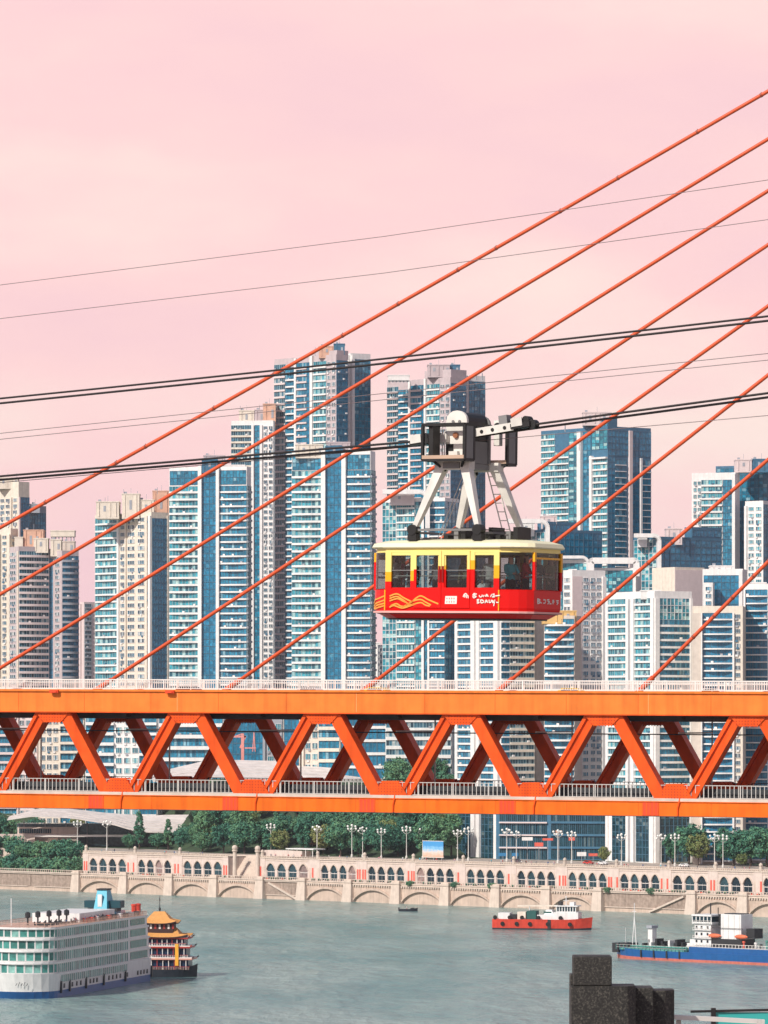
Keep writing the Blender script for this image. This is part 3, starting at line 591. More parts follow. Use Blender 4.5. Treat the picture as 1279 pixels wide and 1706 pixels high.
mid('ribbon_window_block', 'long white block with ribbon windows behind the second truss panel', 142, 262, 1172, 145, 17, [('band', 143, 190, dict(n=3, gl=G_BLUE, hb=.34, out=1.5)), ('grid', 191, 232, dict(n=3, gl=G_TEAL)), ('band', 232, 261, dict(n=2, gl=G_BLUE, hb=.3, out=1.2))], WHITE)
mid('wide_terrace_block', 'wide white block with glazed terraces behind the truss near the crane', 264, 372, 1190, 150, 19, [('band', 265, 371, dict(n=7, gl=G_BLUE, hb=.36, out=1.8))], WHITE)
mid('dark_glass_pavilion', 'dark glass building behind the red crane', 374, 470, 1200, 165, 18, [('curt', 375, 438, dict(n=5, gl=G_DEEP)), ('pier', 438, 442), ('grid', 444, 470, dict(n=2, gl=G_TEAL))], GREY)
mid('colonnade_block', 'cream building with tall piers behind the middle truss panel', 472, 566, 1196, 150, 18, [('curt', 473, 498, dict(n=2, gl=G_DEEP)), ('pier', 500, 506), ('grid', 507, 530, dict(n=2, gl=G_TEAL)), ('band', 531, 565, dict(n=2, gl=G_BLUE, hb=.35))], CREAM)
mid('glass_hall_block', 'teal glass block with white roof edge behind the truss', 568, 648, 1190, 155, 22, [('band', 568, 648, dict(n=4, gl=G_DEEP, hb=.24))], WHITE)
mid('striped_office', 'white office block with dark ribbon windows left of the white pier tower', 642, 752, 1186, 120, 15, [('band', 643, 751, dict(n=7, gl=G_DARK, hb=.42, out=.6))], WHITE, alpha=4)
t = TW('shop_podium', 'dark glass shopping podium with white floor bands behind the lamp posts', 920, 62, cat='building', group='low blocks behind the bridge')
t.block(826, 1012, 1020, 1330, alpha=14, core=SLATE, fp=21, ft=0, left=[('band', 832, 912, dict(n=8, gl=G_SHOP, mt=PINK, hb=.12, out=1.2)), ('pier', 912, 918, dict(mt=SLATE, out=.3)), ('band', 918, 1010, dict(n=9, gl=G_SHOP, mt=SLATE, hb=.14, out=.8))]); t.done()
t = TW('grey_gable_block', 'plain grey gable wall block behind the trees at right', 1140, 85, cat='building', group='low blocks behind the bridge')
t.block(1096, 1160, 1230, 1340, alpha=12, core=GREY, fp=22, left=[('panel', 1100, 1150, dict(mt=mat('grey_gable', (.42, .45, .50), .8), out=.2))], right=[('band', 1166, 1228, dict(n=4, gl=G_SHOP, mt=GREY, hb=.3))]); t.done()
t = TW('deep_blue_block', 'deep blue glass block in the right-hand truss openings', 985, 150, cat='building', group='low blocks behind the bridge')
t.block(960, 1006, 1011, 1150, alpha=6, core=SLATE, fp=12, left=[('curt', 961, 1005, dict(n=4, gl=G_DEEP))]); t.done()
# ------------------------------------------------------------------ double-deck truss bridge
ORG = mat('orange_chord_paint', (0.86, 0.155, 0.012), 0.5, var=0.16, spec=0.15, streak=0.28)
ORG2 = mat('orange_girder_paint', (0.84, 0.21, 0.035), 0.55, var=0.14, spec=0.15, streak=0.24)
ORG3 = mat('orange_red_truss_paint', (0.80, 0.095, 0.012), 0.5, var=0.18, spec=0.15, streak=0.25)
MEND = mat('fresh_red_paint', (0.80, 0.07, 0.02), 0.5, var=0.12)
BOLT = mat('dark_bolt', (.42, .04, .01), .6)
DECKC = mat('deck_steel_dark', (0.06, 0.055, 0.055), 0.8, var=0.2)
ASPH = mat('asphalt', (0.05, 0.05, 0.052), 0.9, var=0.2)
RAILW = mat('white_railing_paint', (0.74, 0.70, 0.66), 0.5, var=0.1)
RAILG = mat('grey_railing_paint', (0.55, 0.53, 0.50), 0.5, var=0.1)
KERB = mat('kerb_concrete', (0.60, 0.50, 0.43), 0.85, var=0.2)
BTH = R(21); BO = Vector((0, 517, H - 159 * 517 / F)); BW = 17.0
br = thing('truss_bridge', 'orange double-deck truss bridge with red stay cables crossing the river', 'bridge', BO)
br.rotation_mode = 'XYZ'; br.matrix_basis = Matrix.Translation(BO) @ Matrix.Rotation(-BTH, 4, 'Z') @ Matrix.Rotation(0.0053, 4, 'Y')
S0, S1 = -128.0, 112.0
for y, sg in ((0, -1), (BW, 1)):
    b = MB(); f0, f1 = y - .55, y + .55                                   # lower chord: box with flange lips
    b.box(S0, S1, f0, f1, 0.06, 1.54, ORG); b.box(S0, S1, f0 - .12, f1 + .12, 1.54, 1.62, ORG); b.box(S0, S1, f0 - .12, f1 + .12, 0, .06, DECKC)
    b.build('lower_chord', br)
    b = MB(); b.box(S0, S1, y - .85, y + .85, 10.73, 12.95, ORG2); b.box(S0, S1, y - 1.05, y + 1.05, 12.95, 13.18, ORG2); b.box(S0, S1, y - .95, y + .95, 10.62, 10.73, ORG3)
    b.build('upper_chord', br)
# chord field splices, patches and web stiffeners on the near side
NODE = .9
gus_lo = [(-1.95, 1.62), (1.95, 1.62), (1.95, 1.95), (1.55, 2.55), (.95, 3.45), (-.95, 3.45), (-1.55, 2.55), (-1.95, 1.95)]
gus_hi = [(-1.9, 10.62), (1.9, 10.62), (1.75, 10.3), (1.0, 9.55), (-1.0, 9.55), (-1.75, 10.3)]
def gusset(ps, y):
    b = MB(); b.plate(ps, y - .62, y - .56, ORG3); b.plate(ps, y + .56, y + .62, ORG3); b.plate([(p[0] * .8, p[1]) for p in ps], y - .56, y + 1.1, ORG3)
    for (x, z) in ps[1:5]:
        for q in range(3): b.box(x * .8 - .03 + q * .18 - .18, x * .8 + .03 + q * .18 - .18, y - .66, y - .62, z * 1.0 - .03, z + .03, ORG)
    zmid = 2.6 if ps is gus_lo else 10.1
    for i in range(-4, 5):
        for j in range(-2, 3):
            x, z = i * .33, zmid + j * .30
            if abs(x) < (1.5 - abs(j) * .16): b.box(x - .05, x + .05, y - .65, y - .62, z - .05, z + .05, BOLT)
    return b.mesh('gusset_plate')
GL = {y: gusset(gus_lo, y) for y in (0, BW)}; GH = {y: gusset(gus_hi, y) for y in (0, BW)}
def diag(down, y):
    """box member; the ones rising to the right are open H sections with a groove"""
    b = MB(); z0, z1 = 1.9, 10.75; x0, x1 = 1.55, 6.75
    if down: p, q = (-x0, y, z0), (-x1, y, z1); b.bar(Vector(p) + Vector((0, .35, 0)), Vector(q) + Vector((0, .35, 0)), 1.30, 1.70, ORG3)
    else:
        p, q = Vector((x0, y, z0)), Vector((x1, y, z1)); d = (q - p).normalized(); a = d.cross(Vector((0, 1, 0))).normalized()
        s3 = Vector((0, .35, 0)); b.bar(p - a * .47 + s3, q - a * .47 + s3, .36, 1.7, ORG3); b.bar(p + a * .47 + s3, q + a * .47 + s3, .36, 1.7, ORG3); b.bar(p + s3, q + s3, .6, 1.2, ORG3)
    return b.mesh('diagonal')
DG = {(dn, y): diag(dn, y) for dn in (True, False) for y in (0, BW)}
ks = range(-8, 7)
for k in ks:
    x = NODE + 16 * k; T = Matrix.Translation((x, 0, 0)); T2 = Matrix.Translation((x + 8, 0, 0))
    for y in (0, BW):
        link('gusset_plate', GL[y], br, T); link('gusset_plate', GH[y], br, T2)
        link('diagonal', DG[(True, y)], br, T); link('diagonal', DG[(False, y)], br, T)
    b = MB(); b.box(x - .25, x + .25, .85, BW - .85, 10.2, 11.6, DECKC); b.box(x + 7.75, x + 8.25, .85, BW - .85, 10.2, 11.6, DECKC); b.build('cross_beam', br)
    b = MB(); b.box(x - .3, x + .3, .55, BW - .55, .15, 1.5, DECKC); b.build('floor_beam', br)
    b = MB(); b.box(x - 3.6 + .0, x - 1.75, -.585, -.55, .1, 1.5, MEND)
    for q in range(5): b.box(x - 3.55 + q * .42, x - 3.5 + q * .42, -.61, -.585, .12, 1.48, ORG)
    b.build('splice_plate', br)
    b = MB(); b.tube([(x + .55, -.62, 1.95), (x + .5, -.66, 1.5), (x + .35, -.66, .9), (x + .33, -.62, .1)], .09, ORG3, 6); b.build('drain_pipe', br)
    for q in (-4.0, 4.0):
        b = MB(); b.box(x + q - .02, x + q + .02, -.862, -.85, 10.75, 12.93, ORG3); b.build('weld_seam', br)
        b = MB(); b.box(x + q - .02, x + q + .02, -.562, -.55, .08, 1.52, ORG3); b.build('weld_seam', br)
# patch and service boxes
for px_ in (82, 283):
    x = (px_ - 640) * .0646 / .9336; b = MB(); b.box(x - .5, x + .5, -1.35, -1.05, 12.75, 13.1, MEND); b.box(x - .35, x + .35, -1.5, -1.35, 12.8, 13.0, MEND); b.build('service_box', br)
for x in (-3.0, 30.0, -24.0):
    b = MB(); b.box(x, x + .07, -.865, -.85, 10.8, 12.9, mat('faded_orange', (.85, .34, .12), .6)); b.build('web_stiffener', br)
b = MB(); b.box(S0, S1, .85, BW - .85, 11.6, 12.0, DECKC)
for y in (3.2, 6.4, 10.6, 13.8): b.box(S0, S1, y - .2, y + .2, 10.9, 11.6, DECKC)
b.build('upper_deck_slab', br)
for y in (2.6, BW - 2.6):
    b = MB(); b.box(S0, S1, y - .3, y + .3, 9.98, 10.9, DECKC); b.build('stringer', br)
b = MB(); b.box(S0, S1, .85, BW - .85, 12.004, 12.06, ASPH); b.build('roadway', br)
b = MB(); b.box(S0, S1, .6, BW - .6, 1.3, 1.62, DECKC); b.box(S0, S1, -.67, .5, 1.62, 1.93, KERB); b.box(S0, S1, BW - .5, BW + .67, 1.62, 1.93, KERB); b.build('lower_deck_slab', br)
b = MB()
for y in (4.2, 5.65, 11.3, 12.75): b.box(S0, S1, y - .04, y + .04, 1.62, 1.8, mat('rail_steel', (.3, .27, .25), .4, .8))
b.build('track_rail', br)
b = MB()
for y in (4.9, 12.0):
    b.tube([(S0, y, 8.6), (S1, y, 8.6)], .045, DECKC, 5)
b.build('overhead_wire', br)
for x in range(-96, 100, 16):
    b = MB(); b.box(x - .07, x + .07, BW - 1.5, BW - 1.36, 1.62, 10.0, RAILG); b.box(x - .05, x + .05, 3.5, BW - 1.36, 8.7, 8.85, RAILG); b.build('catenary_mast', br)
# railings
def railing(name, y, z0, h, post, mt, rails, pick, single):
    b = MB()
    for rz_, th in rails: b.box(S0, S1, y - .05, y + .05, z0 + rz_ - th / 2, z0 + rz_ + th / 2, mt)
    ro = b.build(name, br)
    b = MB(); b.box(-.05, .05, y - .06, y + .06, z0, z0 + h + .06, mt); pm = b.mesh('rail_post')
    n = 0; x = S0
    while x < S1:
        o = link('rail_post', pm, ro, Matrix.Translation((x, 0, 0))); x += post
    b = MB(); x = S0
    bm_ = MB(); bm_.box(-.035, .035, y - .03, y + .03, z0 + .06, z0 + h, mt); km = bm_.mesh('baluster')
    while x < S1:
        if single and -48 < x < 46: link('baluster', km, ro, Matrix.Translation((x, 0, 0)))
        else: b.box(x - .028, x + .028, y - .025, y + .025, z0 + .1, z0 + h, mt)
        x += pick
    tag(b.build('balusters', ro), kind='stuff')
railing('upper_railing', -.75, 13.18, 1.05, 3.2, RAILW, ((1.08, .10), (.82, .06), (.12, .08)), .27, False)
railing('upper_railing', BW + .75, 13.18, 1.15, 3.2, RAILW, ((1.15, .10), (.82, .06), (.12, .08)), .27, False)
railing('lower_railing', -.3, 1.93, 1.36, 4.0, RAILG, ((1.38, .07), (.06, .06)), .47, True)
railing('lower_railing', BW + .3, 1.93, 1.36, 4.0, DECKC, ((1.38, .07), (.7, .05), (.06, .06)), .47, False)
b = MB(); b.box(S0, S1, .9, 1.0, 1.62, 2.95, mat('dark_cable_tray', (.035, .04, .045), .7)); b.build('cable_tray', br)
# upper-deck crash barriers beside the cable plane
b = MB()
for y in (BW / 2 - 1.1, BW / 2 + 1.1): b.box(S0, S1, y - .1, y + .1, 12.06, 12.9, RAILW)
b.build('median_barrier', br)
# stay cables: straight lines in the bridge's centre plane, photo pixels of two points on each
CAB = mat('red_cable_sheath', (0.62, 0.085, 0.02), 0.4, var=0.10, spec=0.45)
CLAMP = mat('cable_clamp', (0.30, 0.06, 0.03), 0.5)
bd = Vector((math.cos(BTH), -math.sin(BTH))); bn = Vector((math.sin(BTH), math.cos(BTH)))
inv = br.matrix_basis.inverted()
def on_plane(px, py, yoff):
    k = (px - CX) / F; p = Vector((BO.x, BO.y)) + bn * yoff
    s_ = (k * p.y - p.x) / (bd.x - k * bd.y); q = p + bd * s_
    return inv @ Vector((q.x, q.y, H - (py - HY) * q.y / F))
stays = [((0, 879), (1279, 152), .30), ((0, 990), (1279, 232), .25), ((0, 1113), (1279, 318), .2), ((188, 1131), (1279, 408), .15), ((388, 1141), (1279, 510), .12), ((628, 1133), (1279, 625), .08), ((850, 1134), (1279, 766), .05), ((1075, 1141), (1279, 936), .02)]
XP = 76.0; ctop = []
for i, (a, c, sag) in enumerate(stays):
    p, q = on_plane(*a, BW / 2), on_plane(*c, BW / 2); d = q - p
    pb = p + d * ((12.9 - p.z) / d.z); pt = p + d * ((XP - p.x) / d.x); ctop.append(pt.z)
    L = 24; pts = []
    for j in range(L + 1):
        f_ = j / L; r_ = pb.lerp(pt, f_); tt = (r_.x - p.x) / max(1e-6, (q.x - p.x)); r_.z -= 4 * sag * max(0, min(1, tt)) * (1 - max(0, min(1, tt))); pts.append(r_)
    b = MB(); b.tube(pts, .205, CAB, 10); cb = b.build('stay_cable', br, smooth=True)
    b = MB(); dd = (pts[1] - pts[0]).normalized(); b.tube([pts[0] - dd * .3, pts[0] + dd * 2.6], .30, CAB, 10); b.build('anchor_sleeve', cb)
    if i in (0, 6, 7):
        for j in range(2, L - 1):
            m_ = pts[j] + (pts[j + 1] - pts[j]) * random.random() * .6; dd = (pts[j + 1] - pts[j]).normalized()
            b = MB(); b.tube([m_ - dd * .12, m_ + dd * .12], .24, CLAMP, 8); b.tube([m_, m_ + Vector((0, 0, .34))], .04, CLAMP, 5); b.build('cable_clamp', cb)
# pylon (just outside the frame on the right) that carries the cables
PYL = mat('pylon_concrete', (0.55, 0.50, 0.46), 0.8, var=0.15, streak=0.1)
b = MB(); yc = BW / 2
for sg in (-1, 1):
    b.add([(XP - 2.5, yc + sg * 16, -66), (XP + 2.5, yc + sg * 16, -66), (XP + 2.5, yc + sg * 19, -66), (XP - 2.5, yc + sg * 19, -66),
           (XP - 1.6, yc + sg * 1.2, max(ctop) + 8), (XP + 1.6, yc + sg * 1.2, max(ctop) + 8), (XP + 1.6, yc + sg * 3.2, max(ctop) + 8), (XP - 1.6, yc + sg * 3.2, max(ctop) + 8)],
          [(0,3,2,1),(4,5,6,7),(0,1,5,4),(1,2,6,5),(2,3,7,6),(3,0,4,7)], PYL)
b.box(XP - 1.2, XP + 1.2, yc - 2.6, yc + 2.6, min(ctop) - 4, max(ctop) + 6, PYL)
b.box(XP - 2, XP + 2, yc - 17, yc + 17, -3, -.1, PYL)
b.build('pylon', br)
b = MB(); b.box(-112, -107, 1, BW - 1, -66, -.05, PYL); b.build('bridge_pier', br)
# vehicles on the upper deck, seen through the railing
GLS = glass('car_glass', (.01, .015, .02), (.02, .03, .04), (.05, .06, .07), .02)
TYRE = mat('tyre_rubber', (.02, .02, .02), .9)
HUB = mat('wheel_rim', (.4, .4, .42), .35, .8)
LAMPM = mat('car_lamp', (.7, .65, .6), .2)
def car_proto(colname, col):
    paint = mat(colname, col, .3, spec=.5, var=.03)
    r = thing('car', 'x', 'car'); pts = [(-2.25, .35), (2.25, .35), (2.28, .75), (1.25, .92), (.65, 1.42), (-1.0, 1.46), (-1.75, .98), (-2.25, .9)]
    b = MB(); b.plate(pts, -.85, .85, paint); b.build('body', r)
    for sg in (-1, 1):
        b = MB(); b.plate([(.5, .95), (1.05, .95), (.58, 1.34), (.02, 1.38), (.02, .95)], sg * .853, sg * .865, GLS); b.plate([(-.05, .95), (-.05, 1.38), (-.9, 1.38), (-1.35, .97)], sg * .853, sg * .865, GLS); b.build('side_window', r)
        for x in (-1.4, 1.4):
            b = MB(); b.add(*ring_y(x, sg * .80, .32, .32, sg * .06), TYRE); wv = b.build('wheel', r); b = MB(); b.add(*ring_y(x, sg * .845, .32, .2, sg * .03), HUB); b.build('rim', wv)
        b = MB(); b.box(2.2, 2.3, sg * .6 - .15, sg * .6 + .15, .62, .76, LAMPM); b.build('headlight', r)
    return r
def ring_y(x, y, z, r, th):
    vs_ = [(x + r * math.cos(a * math.pi / 6), y + q * th, z + r * math.sin(a * math.pi / 6)) for q in (0, 1) for a in range(12)]
    return vs_, [(i, (i + 1) % 12, 12 + (i + 1) % 12, 12 + i) for i in range(12)] + [tuple(range(12)), tuple(range(23, 11, -1))]
YC = (0.80, 0.52, 0.03)
def deck_z(x): return 12.66
cars = [(632, 2.4, 'taxi_yellow', YC, 'yellow taxi on the upper deck under the cable car'), (955, 2.4, 'taxi_yellow', YC, 'yellow taxi on the upper deck right of the cable car'), (318, 2.5, 'car_grey', (.06, .06, .07), 'dark car on the upper deck in the left half'), (1190, 2.6, 'car_white', (.7, .7, .7), 'white car on the upper deck near the right edge'), (520, 5.4, 'car_silver', (.4, .4, .42), 'silver car in the second lane of the upper deck')]
for px_, yo, nm, col, lab in cars:
    x = on_plane(px_, 1145, yo).x; r = car_proto(nm, col); r['label'] = lab; r['group'] = 'vehicles on the bridge'
    if 'taxi' in nm:
        r.name = 'taxi'; b = MB(); b.box(-.3, .1, -.25, .25, 1.46, 1.62, LAMPM); b.build('roof_sign', r)
    r.matrix_basis = br.matrix_basis @ Matrix.Translation((x, yo, 12.06))
# ------------------------------------------------------------------ embankment wall, arcades, promenade
STONE = mat('sandstone', (0.56, 0.44, 0.36), 0.9, var=0.18, scale=0.35, streak=0.22, bump=0.3)
STONE2 = mat('pale_sandstone', (0.62, 0.52, 0.44), 0.9, var=0.14, scale=0.5, streak=0.15)
RUBBLE = mat('rubble_stone', (0.36, 0.28, 0.23), 0.95, var=0.35, scale=0.8, streak=0.3, bump=0.5)
REDP = mat('red_banner', (0.70, 0.13, 0.09), 0.7, var=0.15)
PLAST = mat('cream_plaster', (0.66, 0.55, 0.49), 0.85, var=0.12, streak=0.12)
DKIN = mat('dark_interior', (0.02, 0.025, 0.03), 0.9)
def bank_root(name, label, cat, s, t, z, group=None): return thing(name, label, cat, bank(s, t, z), BROT, group)
ZW = 8.1
sA, sB = bank_s(-160), bank_s(1460)
rw = bank_root('embankment_wall', 'long cream stone river wall with blind arches below the arcades', 'river wall', 0, 0, 0)
b = MB(); b.box(sA - 900, sB + 900, 0.9, 15.9, -3, ZW - .9, STONE); b.box(sA - 900, sB + 900, 14.0, 15.9, ZW - .9, LZ - .06, STONE2); b.build('wall_core', rw)
b = MB(); b.box(sA - 900, sB + 900, .9, 14.0, ZW - .9, ZW - .5, PAVE); b.build('lower_walkway', rw)
b = MB(); b.box(sA - 900, sB + 900, -.3, 1.2, ZW - .35, ZW + .05, STONE2); b.box(sA - 900, sB + 900, .0, .6, ZW - .9, ZW - .35, STONE2); b.build('coping', rw)
piers = [-110, -30, 50, 128, 207, 283, 357, 434, 504, 581, 661, 743, 827, 911, 997, 1153, 1239, 1325, 1410]
pm = MB(); pm.add([(-2.9, -2.0, -3), (2.9, -2.0, -3), (2.9, .95, -3), (-2.9, .95, -3), (-2.1, -1.0, ZW - .3), (2.1, -1.0, ZW - .3), (2.1, .95, ZW - .3), (-2.1, .95, ZW - .3)], [(0,3,2,1),(4,5,6,7),(0,1,5,4),(1,2,6,5),(2,3,7,6),(3,0,4,7)], STONE2)
pm.box(-2.4, 2.4, -1.3, 1.0, ZW - .3, ZW + .5, STONE2); pm.box(-2.0, 2.0, -.9, .8, ZW + .5, ZW + 1.0, STONE2); PMESH = pm.mesh('pier')
sp = [bank_s(p) for p in piers]
plain = {(-110, -30), (-30, 50), (50, 128), (434, 504), (997, 1153)}
for i, p in enumerate(piers):
    if p not in (-30, 50): link('pier', PMESH, rw, Matrix.Translation((sp[i], 0, 0)))
for i in range(len(piers) - 1):
    a, c = sp[i] + 2.2, sp[i + 1] - 2.2; L = c - a
    if (piers[i], piers[i + 1]) in plain:
        b = MB(); b.box(a - (2 if piers[i] in (-110, -30, 50) else 0), c + (2 if piers[i + 1] in (-30, 50) else 0), .55, .9, 1.9, ZW - .9, RUBBLE); b.box(a, c, .45, .55, 1.6, 1.9, STONE2)
        if L > 16 and piers[i] > 400:
            b.bar((a + L * (.12 if piers[i] == 434 else .95), .2, ZW - 1.4), (a + L * (.92 if piers[i] == 434 else .55), .2, .4), .7, .9, STONE2)
        b.build('wall_panel', rw); continue
    b = MB(); n = 14; zc = 5.0; zs = .2                                 # segmental arch ring, raised from the wall
    inn = [(a + L * k / n, zs + (zc - zs) * (1 - (2 * k / n - 1) ** 2) ** .8) for k in range(n + 1)]
    out = [(x, z + .85) for x, z in inn]
    for k in range(n):
        q = [inn[k], inn[k + 1], out[k + 1], out[k]]
        b.plate(q, -.25, .9, STONE)
    b.build('arch_ring', rw)
    b = MB()                                                            # spandrel wall above the arch, proud of the panel below
    for k in range(n): b.plate([out[k], out[k + 1], (out[k + 1][0], ZW - .9), (out[k][0], ZW - .9)], .30, .9, STONE)
    b.build('spandrel', rw)
    b = MB(); m_ = int(L / 1.25)
    for k in range(m_): b.box(a + L * (k + .25) / m_, a + L * (k + .75) / m_, -.35, .3, ZW - 1.7, ZW - 1.1, STONE2)
    b.box(a, c, -.42, .3, ZW - 1.1, ZW - .9, STONE2)
    tag(b.build('corbel_row', rw), kind='stuff')
    for q in (1, 2):
        b = MB(); b.box(a + L * q / 3 - .12, a + L * q / 3 + .12, .0, .3, 5.6, ZW - 1.7, STONE2); b.build('rib', rw)
b = MB(); x = sA
while x < sB:
    b.box(x - .12, x + .12, .15, .45, ZW + .05, ZW + .95, STONE2); x += 1.3
b.box(sA, sB, .1, .5, ZW + .95, ZW + 1.15, STONE2)
tag(b.build('balustrade', rw), kind='stuff')
# hanging shrubs on the wall
LEAFM = {}
def leaf_mat(name, c0, c1, c2):
    m = bpy.data.materials.new(name); m.use_nodes = True; t = m.node_tree; bs = t.nodes['Principled BSDF']
    bs.inputs['Roughness'].default_value = .7; bs.inputs['Specular IOR Level'].default_value = .2
    g = N('ShaderNodeNewGeometry', t); oi = N('ShaderNodeObjectInfo', t)
    n = N('ShaderNodeTexNoise', t); n.inputs['Scale'].default_value = .35; n.inputs['Detail'].default_value = 2; t.links.new(g.outputs['Position'], n.inputs['Vector'])
    a1 = N('ShaderNodeMath', t, operation='MULTIPLY_ADD'); t.links.new(g.outputs['Random Per Island'], a1.inputs[0]); a1.inputs[1].default_value = .45; t.links.new(n.outputs['Fac'], a1.inputs[2])
    a2 = N('ShaderNodeMath', t, operation='MULTIPLY_ADD'); t.links.new(oi.outputs['Random'], a2.inputs[0]); a2.inputs[1].default_value = .5; t.links.new(a1.outputs[0], a2.inputs[2])
    r = N('ShaderNodeMapRange', t); r.inputs[1].default_value = .45; r.inputs[2].default_value = 1.3; t.links.new(a2.outputs[0], r.inputs[0])
    c = N('ShaderNodeValToRGB', t); el = c.color_ramp.elements; el[0].color = (*c0, 1); el[1].color = (*c2, 1); k = el.new(.5); k.color = (*c1, 1)
    t.links.new(r.outputs[0], c.inputs[0]); t.links.new(c.outputs[0], bs.inputs['Base Color'])
    return m
LEAF = leaf_mat('green_leaf', (.028, .105, .08), (.055, .185, .12), (.14, .27, .13))
LEAFY = leaf_mat('yellow_green_leaf', (.05, .10, .04), (.15, .20, .07), (.30, .30, .12))
LEAFO = leaf_mat('russet_leaf', (.16, .07, .05), (.38, .17, .11), (.55, .30, .20))
BARK = mat('bark', (.07, .05, .04), .95, var=.3)
def crown_mesh(seed, rx, rz, zc, clumps, per, lm, leaf=.75, shape='round'):
    rnd = random.Random(seed); v = []; f = []
    for c_ in range(clumps):
        while True:
            x, y, z = (rnd.uniform(-1, 1) for _ in range(3)); q = x * x + y * y + z * z
            if q < 1 and q > .12: break
        if shape == 'cone': k = .25 + .75 * (1 - (z + 1) / 2); x *= k; y *= k
        cx, cy, cz = x * rx, y * rx, zc + z * rz; cr_ = rnd.uniform(.16, .30) * rx
        for _ in range(per):
            d = Vector((rnd.gauss(0, 1), rnd.gauss(0, 1), rnd.gauss(0, .8))).normalized() * cr_ * rnd.uniform(.55, 1.05)
            p = Vector((cx, cy, cz)) + d; nn = (d.normalized() + Vector((rnd.gauss(0, .5), rnd.gauss(0, .5), rnd.gauss(.3, .5)))).normalized()
            u = nn.orthogonal().normalized(); u.rotate(Matrix.Rotation(rnd.uniform(0, 6.28), 3, nn)); w_ = nn.cross(u); s_ = leaf * rnd.uniform(.5, 1.1)
            o = len(v); v += [p - u * s_ * .5, p + w_ * s_ * .32, p + u * s_ * .5, p - w_ * s_ * .32]; f.append((o, o + 1, o + 2, o + 3))
    me = bpy.data.meshes.new('crown'); me.from_pydata([tuple(q) for q in v], [], f); me.materials.append(lm); me.update(); return me
def trunk_mesh(seed, h, r):
    rnd = random.Random(seed); b = MB(); top = Vector((rnd.uniform(-.3, .3), rnd.uniform(-.3, .3), h))
    b.tube([(0, 0, -.6), (0, 0, h * .4), top], r, BARK, 7, taper=[r * 1.2, r, r * .5])
    for k in range(5):
        a = k * 1.26 + rnd.random(); z = h * rnd.uniform(.4, .8); l_ = h * .45
        b.tube([(0, 0, z), (math.cos(a) * l_ * .5, math.sin(a) * l_ * .5, z + l_ * .35), (math.cos(a) * l_, math.sin(a) * l_, z + l_ * .55)], r * .4, BARK, 5, taper=[r * .45, r * .3, r * .12])
    return b.mesh('trunk')
TREES = [(crown_mesh(k, rx, rz, zc, cl, 40, lm, sh[1], sh[0]), trunk_mesh(k, zc, .32)) for k, (rx, rz, zc, cl, lm, sh) in enumerate([
    (5.2, 4.6, 8.0, 95, LEAF, ('round', .95)), (6.2, 4.4, 7.6, 110, LEAF, ('round', 1.0)), (4.2, 5.6, 8.4, 85, LEAF, ('round', .9)), (2.8, 6.6, 8.4, 70, LEAF, ('cone', .8)), (4.6, 4.4, 7.6, 80, LEAFY, ('round', .9)), (4.6, 3.6, 7.2, 75, LEAFO, ('round', .9)), (4.4, 2.6, 2.6, 70, LEAF, ('round', .8))])]
def tree(kind, X, Y, sc_, label, group, name='tree', z=None):
    r = thing(name, label, 'shrub' if name == 'shrub' else 'tree', (X, Y, (land_z(X, Y) if z is None else z) - .2), random.uniform(0, 6.28), group); r.scale = (sc_, sc_, sc_ * random.uniform(.92, 1.1))
    link('crown', TREES[kind][0], r); link('trunk', TREES[kind][1], r)
    return r
rt = random.Random(11)
hill_lab = 'one of the broad green trees crowding the hillside behind the arcade'
n_h = 0
for row in range(6):                                                    # wooded slope in the middle
    for k in range(16):
        px = 250 + k * 32 + rt.uniform(-14, 14) + (row % 2) * 18; off = 34 + row * 16 + rt.uniform(-5, 5)
        if px > 752 or px < 318 or (off > 92 and px < 632): continue
        D = bank_D(px) + off; p = at(px, HY, D); kd = rt.choice([0, 1, 1, 2, 0, 1, 2, 4, 3])
        tree(kd, p.x, p.y, rt.uniform(.7, 1.3), hill_lab, 'trees on the wooded slope'); n_h += 1
